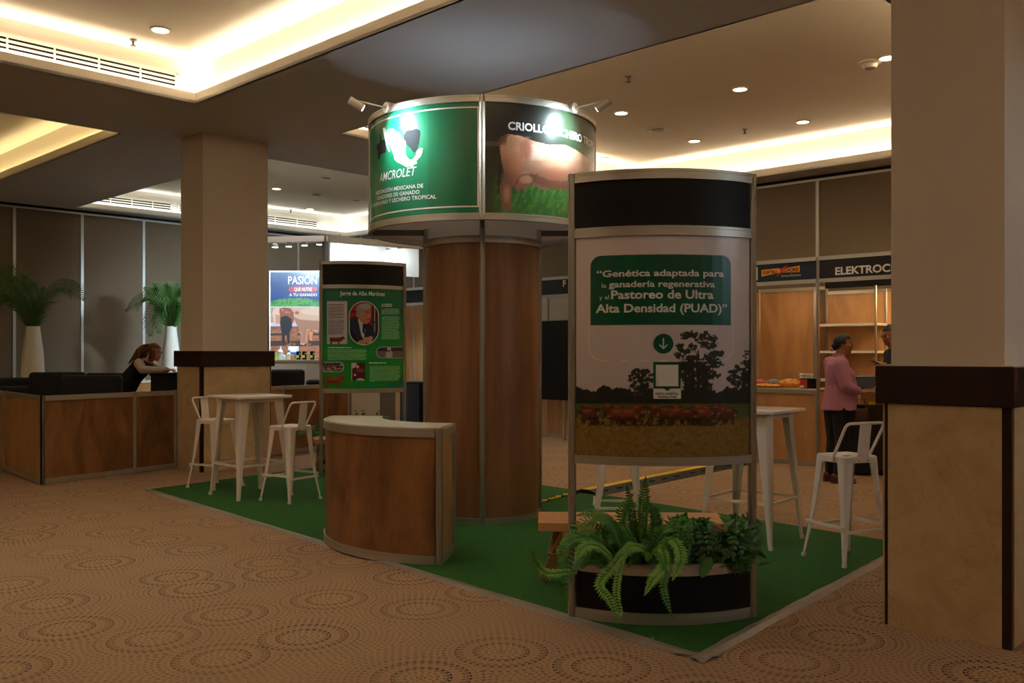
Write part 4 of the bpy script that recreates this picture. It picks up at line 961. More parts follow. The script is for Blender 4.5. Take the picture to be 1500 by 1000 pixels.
# ------------------------------------------------------------------ reception counter, left
Cn = Vector(at(62, 710)); Cm = Vector(at(197, 693.5)); Ce = Vector(at(431, 663)); df = (Ce-Cn).normalized(); ds = (Vector(at(8, 690))-Cn).normalized()
rc = thing('reception_counter', 'long low wooden counter with aluminium frame at the left, passing behind the pillar', 'counter', (Cn.x, Cn.y, 0)); RH = 1.01
def run(ts, d, wds, inward):
    for t in ts: post('post', d.x*t, d.y*t, .0, RH, rc, .024)
    for a, b, m in zip(ts[:-1], ts[1:], wds):
        p, q = (d.x*(a+.022), d.y*(a+.022)), (d.x*(b-.022), d.y*(b-.022)); L = line(p, q)
        sheet_panel('wood_panel', L, .065, RH-.06, rc, m); rail(L, .005, .06, rc); rail(L, RH-.062, .058, rc)
t_at = lambda px, d: on_line(px, Cn, d)
run([0, t_at(197,df), t_at(257,df), t_at(414.6,df), t_at(510,df)], df, [M['wood_d'], M['wood_d'], M['wood_l'], M['wood_d']], 1)
run([0, t_at(8,ds), t_at(8,ds)+1.3, t_at(8,ds)+2.6], ds, [M['wood_l'], M['wood_l'], M['wood_l']], 1)
# counter along the wall, carrying the vases
v1 = Vector(((48-750)*15.7/F, 15.7)); v2 = Vector(((250.5-750)*17.4/F, 17.4)); vd = (v2-v1).normalized(); vn = Vector((-vd.y, vd.x)); vo = v1-vd*2.2
bc = thing('back_counter', 'low wooden back counter along the panelled wall carrying the two white vases', 'counter', (vo.x, vo.y, 0), math.atan2(vd.y, vd.x)); BL = 6.4
obj('countertop', MB().box(0, BL, -.27, .27, .955, .985), M['laminate'], bc)
for k in range(6):
    post('post', BL*k/5, -.25, 0, .955, bc)
    if k < 5: sheet_panel('wood_panel', line((BL*k/5+.02,-.25),(BL*(k+1)/5-.02,-.25)), .05, .95, bc, M['wood_l'])
# vases and palms
def palm_vase(px, d, label, plabel, fr, rv=(.185,.112), top=478, z0=.986):
    x = (px-750)*d/F; zt_v = zat(top, d)
    v = thing('tall_vase', label, 'vase', (x, d, z0)); h = zt_v-z0
    obj('body', MB().lathe([(rv[0]*.95,0),(rv[0],.01),(rv[0]*1.0,h*.2),(rv[0]*.9,h*.55),(rv[1]*1.08,h*.9),(rv[1],h),(rv[1]*.9,h),(rv[1]*.88,h*.9)], 32), M['vase'], v, smooth=True)
    obj('rim', MB().lathe([(rv[1],h-.012),(rv[1]+.006,h-.006),(rv[1]+.003,h+.002),(rv[1]-.01,h+.002)], 32, caps=False), M['vase'], v, smooth=True)
    b = (x, d, zt_v-.05); p = thing('palm', plabel, 'plant', b)
    for pts, wm_, pr in fr:
        dd = [d+random.uniform(-.1,.1)]*1; path = [Vector(b)]+[atd(a, c, d+e) for a, c, e in pts]
        l, s = frond(path, wm_*1.05, int(pr*1.35), .022, normal=(random.uniform(-.2,.2),-.75,.65), r0=.008, droop=.5, tipw=.5, curl=.35)
        f = obj('frond', shift(l, b), M['palm'], p); obj('stem', shift(s, b), M['stem'], f)
    return p
def up(pts): return pts
palm_vase(48, 15.7, 'tall white tapered vase farthest left, by the wall', 'dark green palm fronds in the far left white vase, one arching wide to the right', [
  (((62,440,-.1),(82,417,-.15),(104,417,-.2),(124,438,-.2)),.26,34), (((50,440,0),(44,415,.0),(36,404,0)),.20,26), (((40,450,.1),(22,425,.1),(2,408,.1),(-20,410,.1)),.26,32),
  (((36,455,-.1),(14,432,-.2),(-5,440,-.2),(-25,470,-.2)),.24,30), (((54,450,.1),(58,430,.1),(64,420,.1)),.16,22), (((44,450,-.1),(30,420,-.1),(20,405,-.1)),.22,26), (((38,455,-.2),(22,430,-.3),(8,425,-.3),(-12,445,-.3)),.22,28), (((52,455,-.1),(60,445,-.2),(66,440,-.2)),.12,16), (((42,450,.2),(34,425,.2),(10,395,.2),(-20,392,.2)),.25,30)])
palm_vase(250.5, 17.4, 'tall white tapered vase right beside the left pillar', 'bushy green palm fronds in the white vase next to the left pillar', [
  (((236,440,-.1),(218,430,-.1),(200,438,-.1),(184,455,-.1)),.24,30), (((246,440,0),(238,420,0),(226,414,0)),.26,26), (((252,440,0),(252,420,0),(246,413,0)),.24,26), (((258,440,0),(264,424,0),(270,420,0)),.24,26),
  (((240,445,-.2),(228,442,-.3),(220,460,-.3),(221,492,-.3)),.24,30), (((246,446,-.3),(238,444,-.4),(232,460,-.4),(234,488,-.4)),.2,26), (((256,446,-.2),(264,440,-.2),(270,455,-.2)),.22,24), (((248,440,.1),(242,428,.1),(232,424,.1),(215,428,.1)),.24,28), (((254,446,-.1),(258,436,-.1),(263,446,-.2)),.2,20), (((244,446,.1),(232,430,.1),(212,420,.1)),.24,28), (((254,440,.1),(257,425,.1),(259,416,.1)),.22,24)], rv=(.17,.10))
# black upholstered seats inside the reception
def seatblock(px0, px1, ytop, d, label, dep=.5, r=.05, seat=True, base=0.0):
    x0, x1 = (px0-750)*d/F, (px1-750)*d/F; zt_s = zat(ytop, d); t = thing('upholstered_chair', label, 'chair', ((x0+x1)/2, d, base), 0.35, 'black upholstered chairs'); hw = (x1-x0)/2
    obj('backrest', MB().rbox(-hw, hw, 0, .18, .25, zt_s, r, 4), M['navy'], t, smooth=True)
    obj('seat', MB().rbox(-hw+.02, hw-.02, .18, dep+.1, .25, .72, .04, 3), M['navy'], t, smooth=True)
    obj('base', MB().box(-hw+.05, hw-.05, .04, dep, 0, .26), M['black'], t)
seatblock(46, 122, 545, 12.55, 'black upholstered chair with the highest back, below the far left vase')
seatblock(91, 175, 549.5, 11.85, 'black upholstered chair nearest the front of the wooden counter')
seatblock(-40, 40, 566, 12.9, 'black upholstered chair at the far left edge behind the counter')
seatblock(-20, 44, 553, 14.2, 'black upholstered chair by the wall under the far left palm')
seatblock(128, 196, 546, 13.9, 'black upholstered chair just left of the leaning person')
seatblock(398, 446.5, 541, 14.9, 'black upholstered chair right of the left pillar, below the backlit poster')
seatblock(450, 500, 556, 15.2, 'black upholstered chair half hidden behind the smaller display stand')
x_ = (257-750)*13.0/F; ht = thing('high_table', 'black covered high table under the arms of the leaning person', 'table', (x_, 13.0, 0), .35)
obj('tabletop', MB().rbox(-.34,.30,-.2,.3,1.175,1.215,.01,2), M['black'], ht); obj('cover', MB().box(-.32,.28,-.18,.28,0,1.175), M['navy'], ht)
# ------------------------------------------------------------------ booths along the back wall
BP = (3.34, 12.7); BR = math.atan2(-.6932,.7208)
def bx(px, y=0.0):     # booth-local x of a pixel column at local depth y
    P = (BP[0]+.6932*y, BP[1]+.7208*y); return on_line(px, P, (.7208,-.6932))
def bz(px, py, y=0.0): x = bx(px, y); d = BP[1]+.7208*y-.6932*x; return zat(py, d)
ZF = (2.41,2.46,2.70,2.75)
def fascia(t, x0, x1, m):
    L = line((x0+.022,0),(x1-.022,0)); sheet_panel('fascia_panel', L, ZF[1], ZF[2], t, m); rail(L, ZF[0], .05, t, m=M['seam']); rail(L, ZF[2], .05, t, m=M['seam'])
ff = lambda u, v, o=0: (u, -.008-o, v)
M['fascia1'] = mat('blue_sign', (16,36,58), .35, noise=.3, scale=1.2); M['fascia2'] = mat('dark_sign', (18,20,26), .35)
M['orange'] = mat('orange_print', (232,150,40), .5); M['red'] = mat('red_print', (214,60,40), .5)
eb = thing('exhibition_booth', 'open wooden exhibition booth with blue lettered fascia and white shelves', 'booth', BP, BR)
xs = (-.94, .921, 3.05)
for x in xs: post('post', x, 0, 0, 2.75, eb)
fascia(eb, xs[0], xs[1], M['fascia1']); fascia(eb, xs[1], xs[2], M['fascia2'])
YB = 1.85
def bpanels(t, cuts, y, z0, z1, mats):
    for (a, b), m in zip(zip(cuts[:-1], cuts[1:]), mats):
        L = line((a+.02,y),(b-.02,y)); sheet_panel('wood_panel', L, z0+.05, z1-.05, t, m); rail(L, z0, .05, t); rail(L, z1-.05, .05, t)
    for c in cuts: post('post', c, y, z0, z1, t)
cB = [-.94, bx(1193,YB), bx(1211,YB), bx(1298,YB), 3.05]
bpanels(eb, cB[:2]+[cB[2]], YB, 0, 2.5, [M['wood_l'], M['wood_d']]); bpanels(eb, cB[2:], YB, 0, 2.42, [M['wood_l'], M['wood_l']])
L = line((-.94, .02), (-.94, YB)); sheet_panel('wood_panel', L, .05, 2.45, eb, M['wood_l']); rail(L, 0, .05, eb)
L = line((3.05, .02), (3.05, YB)); sheet_panel('wood_panel', L, .05, 2.45, eb, M['wood_l'])
obj('header_strip', MB().box(cB[2], 3.05, YB-.05, YB-.03, 2.46, 2.56), M['black'], eb)
for py in (474, 514, 556): z = bz(1250, py, YB-.3); obj('shelf', MB().box(cB[2]-.02, cB[3]+.02, YB-.36, YB-.02, z-.03, z+.005), M['white'], eb)
for x in (cB[2], cB[3]): post('post', x, YB-.36, 0, 2.45, eb, .016)
def btext(s, px0, px1, py, cap, m, bold=.01, off=.002, shear=0, t=eb, cut=None):
    u0, u1 = bx(px0), bx(px1); z0 = bz(px0, py); text_on('lettering', s, u0, u1, z0, cap, ff, t, m, bold=bold, off=off, shear=shear)
btext('ELEKTROCHOKE', 1224, 1353, 402.5, .095, M['txt'], .03)
u0 = bx(1107.5); shape_on('printed_bar', [(u0,2.49),(u0+.03,2.49),(u0+.03,2.67),(u0,2.67)], ff, eb, M['txt'])
a, b, c = bx(1116), bx(1142.5), bx(1172); 
shape_on('printed_shape', [(a,2.535),(b,2.575),(b,2.635),(a,2.625)], ff, eb, M['orange']); shape_on('printed_shape', [(b,2.575),(c,2.565),(c,2.65),(b,2.62)], ff, eb, M['orange'])
text_on('lettering', 'ELEKTRO', a+.02, b-.04, 2.57, .04, ff, eb, M['dark'], bold=.03, off=.0025); text_on('lettering', 'CHOKE', b+.06, c-.02, 2.58, .045, ff, eb, M['dark'], bold=.03, off=.0025)
shape_on('printed_bolt', [(b-.06,2.52),(b+.02,2.60),(b-.01,2.605),(b+.12,2.675),(b+.06,2.615),(b+.085,2.60)], ff, eb, M['red'], off=.003)
text_on('lettering', 'Cercos Eléctricos', bx(1145), bx(1173.5), 2.515, .026, ff, eb, M['txt'], bold=.0, off=.002)
# counter of the booth with goods
bw_ = (.7208,-.6932); lp = lambda x, y, z=0: (BP[0]+.7208*x+.6932*y, BP[1]-.6932*x+.7208*y, z)
kc = thing('booth_counter', 'light wooden counter with white top in the booth, behind the right bar table', 'counter', lp(0,.03), BR)
c0, c1 = -.90, .89
obj('countertop', MB().box(c0, c1, -.02, .5, 1.0, 1.02), M['laminate'], kc)
L = line((c0,0),(c1,0)); sheet_panel('wood_panel', L, .06, .95, kc, M['wood_l']); rail(L, .95, .05, kc); rail(L, .0, .06, kc); post('post', c0, 0, 0, 1, kc); post('post', c1, 0, 0, 1, kc)
for x in (c0, c1): sheet_panel('side_panel', line((x,.02),(x,.48)), .02, .98, kc, M['wood_l'])
def bag(px0, px1, y, h, label, col, band, seed):
    x0, x1 = bx(px0,y), bx(px1,y); r = random.Random(seed); t = thing('product_bag', label, 'bag', lp((x0+x1)/2, y, 1.02), BR+r.uniform(-.2,.2), 'packed goods on the booth counter'); hw = (x1-x0)/2
    bm = bmesh.new(); bmesh.ops.create_icosphere(bm, subdivisions=3, radius=1)
    for v in bm.verts:
        n = v.co.copy(); v.co = Vector((n.x*hw, n.y*.13, max(0,(n.z+.75))*h/1.75))*(1+.10*math.sin(9*n.x+seed)*math.cos(7*n.y+n.z*5))
        v.co.z = max(v.co.z, 0)
    obj('body', MB().frombm(bm), col, t, smooth=True); obj('seal', MB().box(hw*.9, hw*1.08, -.07, .07, 0, .01), band, t)
M['orangeb'] = mat('orange_plastic', (226,140,44), .35, noise=.45, scale=14); M['redb'] = mat('red_plastic', (170,60,36), .35, noise=.5, scale=18); M['greyb'] = mat('grey_plastic', (120,110,112), .4, noise=.5, scale=20)
bag(1098, 1124, .25, .10, 'grey and orange bag farthest left on the booth counter', M['redb'], M['orangeb'], 1)
bag(1122, 1145, .30, .11, 'grey bag with orange edges between two orange bags on the booth counter', M['greyb'], M['orangeb'], 2)
bag(1104, 1144, .12, .05, 'flat orange bag at the front edge of the booth counter', M['orangeb'], M['redb'], 3)
bag(1143, 1172, .2, .12, 'bright orange crumpled bag in the middle of the booth counter', M['orangeb'], M['orangeb'], 4)
x = bx(1180,.3); tb = thing('tub', 'pale round tub with lid on the booth counter', 'tub', lp(x,.32,1.02)); obj('body', MB().lathe([(.075,0),(.085,.17)],20), M['white'], tb, smooth=True); obj('lid', MB().lathe([(.092,.165),(.092,.185),(.085,.19)],20), M['vase'], tb); obj('paper_label', MB().lathe([(.0805,.04),(.0855,.13)],20,caps=False), M['greyb'], tb)
x = bx(1187,.12); tb = thing('carton', 'black carton with a red and white side on the booth counter', 'box', lp(x,.12,1.02), BR+.3); obj('body', MB().box(-.12,.12,-.07,.07,0,.13), M['black'], tb); obj('red_side', MB().box(-.121,-.03,-.072,.0,.01,.12), M['red'], tb); obj('white_side', MB().box(-.1215,-.07,-.073,.0,.01,.04), M['white'], tb)
# second booth of the row, far behind the tower
e2 = thing('exhibition_booth', 'far exhibition booth with plain black fascia seen between the tower and the large display', 'booth', BP, BR)
xa, xb_ = -1.0, bx(700)
cuts = [xb_, bx(803,.85)-1.0, bx(803,.85), bx(803,.85)+1.0, xa]; ys = .85
for x in (xb_, xa): post('post', x, 0, 0, 2.75, e2)
fascia(e2, xb_, xa, M['fascia2'])
for a, b in zip(cuts[:-1], cuts[1:]):
    L = line((a+.02,ys),(b-.02,ys)); sheet_panel('white_panel', L, .78, 2.70, e2, M['paint']); rail(L, .0, .05, e2); rail(L, .73, .05, e2); sheet_panel('wood_panel', L, .05, .73, e2, M['wood_l']); post('post', a, ys, 0, 2.75, e2)
btext('F', 825, 829.5, 419.6, .10, M['txt'], .04, t=e2); btext('as', 788, 794.5, 420.5, .06, M['txt'], .02, t=e2)
y_ = .5; x0, x1 = bx(776,y_), bx(836,y_); d_ = BP[1]+.7208*y_-.6932*(x0+x1)/2
tv = thing('display_screen', 'large plain black screen standing behind the tower and the large display', 'screen', lp((x0+x1)/2, y_), BR); z0, z1 = zat(585,d_), zat(470,d_); hw = (x1-x0)/2
obj('screen', MB().box(-hw, hw, -.03, .03, z0, z1), M['black'], tv); obj('frame', MB().box(-hw-.01, hw+.01, -.025, .035, z1, z1+.015), M['alu'], tv)
for s in (-1,1): obj('leg', MB().box(s*hw*.7-.02, s*hw*.7+.02, -.02, .02, 0, z0), M['alu'], tv)
# third booth, left of the tower
e3 = thing('exhibition_booth', 'far wooden exhibition booth with black fascia just left of the tower', 'booth', BP, BR)
xc, xd = bx(560), bx(640); fascia(e3, xc, xd, M['fascia2']); post('post', xc, 0, 0, 2.75, e3); post('post', xd, 0, 0, 2.75, e3)
bpanels(e3, [bx(575,1.2), bx(606,1.2), bx(640,1.2)], 1.2, 0, 2.75, [M['wood_l'], M['wood_l']])
y_ = .3; x0, x1 = bx(597,y_), bx(628,y_); d_ = BP[1]+.7208*y_-.6932*(x0+x1)/2; sp = thing('loudspeaker', 'tall black loudspeaker cabinet between the smaller display stand and the tower', 'speaker', lp((x0+x1)/2,y_), BR); hw = (x1-x0)/2; z1 = zat(559,d_)
obj('cabinet', MB().rbox(-hw,hw,-.2,.2,.02,z1,.012,2), M['black'], sp); obj('grille', MB().box(-hw+.03,hw-.03,-.215,-.2,.08,z1-.05), M['navy'], sp)
# white cabinet under the smaller display stand
d_ = 14.9; xw0, xw1 = (515-750)*d_/F, (556-750)*d_/F; wc = thing('white_cabinet', 'plain white cabinet with grey side behind the curved counter', 'cabinet', ((xw0+xw1)/2, d_, 0), .1); hw = (xw1-xw0)/2
obj('body', MB().box(-hw,hw,0,.4,0,1.25), M['white'], wc); obj('top', MB().box(-hw-.01,hw+.01,-.01,.41,1.25,1.27), M['laminate'], wc); obj('side_panel', MB().box(hw+.002,hw+.25,.02,.06,0,1.2), M['grey'], wc)

# ------------------------------------------------------------------ lit white stand with backlit poster
SC0 = Vector(((477-750)*15.8/F, 15.8)); SR = Vector(((621-750)*16.9/F, 16.9)); SL_ = Vector(((380-750)*16.0/F, 16.0))
ws = thing('lighting_canopy', 'pale square lighting canopy on a post over the corner stand, left of the round sign', 'canopy', (SC0.x, SC0.y, 0))
zt2, zb2 = 3.50, 3.40
def beam(p, q, name='beam'):
    p, q = p-SC0, q-SC0; return obj(name, MB().bar((p.x,p.y,(zt2+zb2)/2), (q.x,q.y,(zt2+zb2)/2), .16, zt2-zb2), M['paint'], ws)
beam(SC0, SR); beam(SC0, SL_); 
obj('post', MB().box(-.055,.0,-.04,.04,0,zt2), M['alu2'], ws); obj('post', MB().box(.0,.06,-.04,.04,0,zt2), M['grey'], ws)
RD = (SR-SC0).normalized(); RN = Vector((-RD.y, RD.x)); LD = (SL_-SC0).normalized()
h0_ = SC0+RN*.75; hb = (h0_+RD*on_line(484, h0_, RD)-SC0, SR+RN*.75+RD*.3-SC0); 
hm = MB().bar((hb[0].x,hb[0].y,3.26), (hb[1].x,hb[1].y,3.26), .03, .62); obj('header_panel', hm, M['white'], ws)
EM_C = emission('cool_lamp', (.72,.9,1), 10)
def can(px, py, d, aim, label, w=BOOTH_W):
    p = atd(px, py, d); t = thing('track_lamp', label, 'lamp', p, 0, 'small lamps under the lighting canopy')
    obj('lamp_body', MB().lathe([(.05,.0),(.055,.05),(.03,.07)], 16), M['white'], t, smooth=True); obj('lens', MB().lathe([(.052,-.004),(.052,0)], 16), EM_C, t)
    obj('stem', MB().lathe([(.008,.07),(.008,.16)],8), M['alu'], t)
    lamp('canopy_lamp', 'SPOT', (p.x,p.y,p.z-.02), w, COOL, size=.04, aim=aim, ang=115, blend=.9)
for k, (px, py, d) in enumerate(((498,356,16.1),(529,358,16.3),(557,359.5,16.55),(569,367,17.3),(586,365.5,17.2),(606,363.5,17.1))):
    w_ = atd(px, py, d); q = Vector((w_.x+RN.x*.7, w_.y+RN.y*.7, 3.0)); can(px, py, d, q, 'small bright lamp number %d from the canopy corner post, right side' % (k+1) if False else ['bright canopy lamp nearest the corner post on its right side','second bright canopy lamp right of the corner post','third bright canopy lamp right of the corner post','low bright canopy lamp farthest left of the back three','middle one of the three back canopy lamps','bright canopy lamp nearest the wooden tower'][k], w=BOOTH_W*(1.3 if k < 3 else .5))
for k, (px, py) in enumerate(((403,362),(423,361),(446,359.5),(468,358))):
    w_ = atd(px, py, 15.9); can(px, py, 15.9, (w_.x-.9, w_.y+2.2, 2.0), ['canopy lamp nearest the left pillar','second canopy lamp from the left pillar','third canopy lamp from the left pillar','canopy lamp just left of the corner post'][k], w=BOOTH_W*7)
# backlit poster
d_ = 17.2; P0 = atd(396, 398, d_); P1 = atd(505, 398, d_); pzb = zat(535, d_); pr = thing('backlit_poster', 'tall glowing poster of cattle under a blue heading, right of the left pillar', 'poster', ((P0.x+P1.x)/2, d_, 0), 0); hw = (P1.x-P0.x)/2; zt3 = P0.z
obj('frame', MB().box(-hw-.02,hw+.02,.005,.09,pzb-.03,zt3+.02), M['white'], pr); obj('stand', MB().box(-hw,hw,.03,.08,0,pzb-.03), M['white'], pr)
pf = lambda u, v, o=0: (u, .003-o, v)
gp = Sheet(np.linspace(-hw, hw, 220), np.linspace(pzb, zt3, 280), pf, pixels(((P0.x+P1.x)/2, d_))); X, Y = gp.X, gp.Y
gp.c[:] = (84,118,172); gp.fill(np.clip((Y-400)/35,0,1), (34,78,160)); gp.fill(np.clip((415-Y)/20,0,1)*np.clip((440-X)/40,0,1), (120,150,200), .8)
gp.fill((Y>441-4*np.sin((X-398)/70*PI))&(Y<452), (60,150,70)); gp.fill((Y>440-4*np.sin((X-398)/70*PI))&(Y<452)&(fbm(X,Y,3)>.5), (96,190,96), .8); gp.fill(Y>449.5, (196,170,160)); gp.rect(396,506,448.6,450.3,(226,238,246)); gp.fill((Y>478), (176,120,84)); gp.fill((Y>478)&(fbm(X,Y*2,4)>.5), (140,92,66), .8); gp.rect(396,506,472,478,(214,214,230)); gp.rect(396,506,478,481,(120,90,120),.7)
gp.fill((Y>488)&(Y<491)&(fbm(X,Y,8)>.4), (50,40,44), .9); gp.fill((Y>499)&(Y<507)&(fbm(X,Y,9)>.38), (60,46,50), .9)
gp.rect(396,506,459,461,(206,200,204),.8)
gp.poly([(424,455),(430,450),(445,451),(470,449.5),(506,451),(506,488),(490,487),(470,485),(462,486),(457,482),(451,484),(449,502),(445,505),(440,504),(441,492),(437,478),(428,466)], (222,190,166)); gp.poly([(430,464),(440,468),(470,470),(506,472),(506,486),(470,486),(457,482),(450,482),(448,503),(441,503),(441,488),(434,474)], (168,122,98),.85)
gp.fill(((X-470)/30)**2+((Y-456)/6)**2 < 1, (240,222,206), .6)
gp.poly([(399,458),(401,452),(407,449.5),(412,454),(414,466),(411,474),(406,477),(401,470)], (240,212,198)); gp.poly([(409,453),(416,450),(424,451),(430,457),(431,468),(427,477),(419,480),(411,474)], (164,92,68)); gp.poly([(403,460),(411,462),(410,474),(404,474)], (206,150,132),.8)
gp.poly([(411,464),(420,462),(427,467),(428,478),(424,488),(424.5,502),(421,504),(420,490),(417,489),(417.5,503),(413.5,503),(412.5,486),(410,474)], (30,26,34)); gp.ell(421,457,6,2,(206,140,112),.9,soft=.5); gp.ell(435,458,4,3,(150,92,70),.9,soft=.5); gp.ell(424,455,1,1,(20,16,18)); gp.ell(414,454,.8,.8,(240,230,226)); gp.poly([(452,485),(459,485),(457,493),(458,499),(454,499),(453,492)], (226,150,96)); gp.poly([(484,486),(490,486),(489,502),(485,502)], (176,124,98))
gp.build('printed_sheet', M['glow'], pr)
ifl = lambda x, d: (x-750)*d/F-(P0.x+P1.x)/2
M['txtglow'] = mat('lit_white_print', (30,30,30), .4, emit=(245,245,245), es=.9); M['redglow'] = mat('lit_red_print', (30,10,12), .4, emit=(214,70,90), es=.8)
def gtext(s, x0, x1, yb, cap, b): text_on('lettering', s, ifl(x0,d_), ifl(x1,d_), zat(yb,d_), cap*d_/F, pf, pr, M['txtglow'], bold=b, off=.004)
shape_on('heading_pill', rrect(ifl(423,d_), ifl(464.5,d_), zat(427.5,d_), zat(419.5,d_), (.05,)*4), pf, pr, M['redglow'], off=.002, sub=.3)
gtext('PASIÓN', 422, 464.5, 416, 11.5, .02); gtext('QUE NUTRE', 431, 457, 426, 5, .03); gtext('A TU GANADO', 423.5, 464.5, 433.5, 4, .04)
# white goods counter
d_ = 16.2; xa_, xb2 = (396-750)*d_/F, (500-750)*d_/F; gc = thing('white_goods_counter', 'bright white cabinet counter below the backlit poster', 'counter', ((xa_+xb2)/2, d_, 0)); hw = (xb2-xa_)/2; zc_ = zat(526.5, d_)
obj('body', MB().box(-hw, hw, 0, .5, 0, zc_-.03), M['white'], gc); obj('top', MB().box(-hw-.02, hw+.02, -.02, .52, zc_-.03, zc_), M['laminate'], gc)
obj('door', MB().box(-hw+.02, -.01, -.015, 0, .1, zc_-.08), M['white'], gc); obj('door', MB().box(.01, hw-.02, -.015, 0, .1, zc_-.08), M['white'], gc)
dg_ = d_+.12; gx = lambda px: (px-750)*dg_/F
def bottle(px, h, r, body, cap, label, neck=True):
    t = thing('bottle', label, 'bottle', (gx(px), dg_, zc_), 0, 'bottles on the white counter'); 
    obj('body', MB().lathe([(r,0),(r,h*.6),(r*.45,h*.75),(r*.4,h*.85)] if neck else [(r,0),(r,h*.85)], 14), body, t, smooth=True); obj('cap', MB().lathe([(r*.45,h*.85),(r*.45,h)] if neck else [(r*.8,h*.85),(r*.8,h)], 12), cap, t)
M['sky'] = mat('blue_plastic', (60,110,180), .4); M['purple'] = mat('purple_plastic', (90,50,120), .4); M['lime'] = mat('lime_print', (190,210,60), .5)
bottle(410.5, .24, .055, M['white'], M['white'], 'white bottle with tall neck farthest left on the white counter'); bottle(404.5, .13, .05, M['lime'], M['white'], 'small yellow-green tub at the left end of the white counter', False)
bottle(416, .11, .035, M['white'], M['purple'], 'small white bottle with purple cap on the white counter'); bottle(423, .16, .045, M['white'], M['sky'], 'white bottle with blue cap left of the feed sack'); bottle(428.5, .09, .04, M['orange'], M['white'], 'little orange tub before the feed sack', False)
sk = thing('feed_sack', 'white and blue feed sack standing on the white counter', 'sack', (gx(427), dg_+.14, zc_)); 
sec = lambda z, a, b: [(a*math.cos(2*PI*k/16), b*math.sin(2*PI*k/16), z) for k in range(16)]
obj('sack_body', MB().loft([sec(0,.09,.05), sec(.04,.10,.06), sec(.15,.095,.05), sec(.20,.10,.025), sec(.235,.10,.006)]), M['white'], sk, smooth=True); obj('blue_print', MB().loft([sec(.02,.101,.0605), sec(.09,.1,.0585), sec(.13,.098,.054)], caps=False), M['sky'], sk, smooth=True)
for px, lb in ((437.5,'black and lime box left of three on the white counter'),(446,'black and lime box in the middle of three on the white counter'),(457.5,'black and lime box right of three on the white counter')):
    t = thing('product_box', lb, 'box', (gx(px), dg_, zc_), .1, 'black and lime boxes on the white counter'); obj('body', MB().box(-.035,.035,-.03,.03,0,.145), M['black'], t); obj('printed_patch', MB().box(-.036,.01,-.031,-.0305,.03,.08), M['lime'], t); obj('printed_patch', MB().box(.012,.034,-.031,-.0305,.09,.12), M['lime'], t)
# things on the booth's black table
td = Vector(((1275-750)*11.35/F, 11.35)); tt = thing('display_table', 'black draped table in the booth behind the right stool', 'table', (td.x, td.y, 0), BR)
obj('tabletop', MB().box(-.3,.05,-.25,.3,.83,.86), M['black'], tt); obj('drape', MB().box(-.29,.04,-.24,.29,.03,.83), M['blackc'], tt)
db = thing('display_case', 'small wooden case with a white framed dark lid held open, on the black table', 'case', (td.x-.02, td.y-.03, .862), 0)
obj('box', MB().box(-.15,.14,-.10,.10,0,.15), M['wood_l'], db)
ld = obj('lid_frame', MB().bar((-.22,-.14,.17),(.10,-.14,.17),.03,.02).bar((-.15,.12,.34),(.22,.12,.34),.03,.02).bar((-.22,-.14,.17),(-.15,.12,.34),.03,.02).bar((.10,-.14,.17),(.22,.12,.34),.03,.02), M['white'], db)
obj('lid_panel', MB().add([(-.21,-.13,.165),(.10,-.13,.165),(.21,.12,.335),(-.15,.12,.335)],[(0,1,2,3)]), M['black'], db); obj('label_tag', MB().box(-.06,.02,-.125,-.12,.0,.04), M['yellow'], db)
# ------------------------------------------------------------------ people
def remesh(name, mb, vox, m, parent, smooth=4, **k):
    me = bpy.data.meshes.new('raw'); me.from_pydata(mb.v, [], mb.f); bm = bmesh.new(); bm.from_mesh(me); bmesh.ops.recalc_face_normals(bm, faces=bm.faces[:]); bm.to_mesh(me); bm.free()
    o = bpy.data.objects.new('raw', me); C.objects.link(o)
    r = o.modifiers.new('r', 'REMESH'); r.mode = 'VOXEL'; r.voxel_size = vox
    s = o.modifiers.new('s', 'SMOOTH'); s.iterations = smooth; s.factor = .5
    dg = bpy.context.evaluated_depsgraph_get(); dg.update(); out = bpy.data.meshes.new_from_object(o.evaluated_get(dg)); bpy.data.objects.remove(o)
    out.polygons.foreach_set('use_smooth', [True]*len(out.polygons)); out.materials.clear(); out.materials.append(m); out.name = name
    return obj(name, out, None, parent, **k)
def limb(mb, pts, rs, n=14, flat=1.0):
    P = [Vector(p) for p in pts]; pp, rr = [], []
    for i in range(len(P)-1):
        for k in range(5): pp.append(P[i].lerp(P[i+1], k/5)); rr.append(rs[i]+(rs[i+1]-rs[i])*k/5)
    pp.append(P[-1]); rr.append(rs[-1]); mb.tube(pp, rr, n, flat)
    for p, r in zip(P, rs): mb.ball(p, r*.995, 12, 8)
    return mb
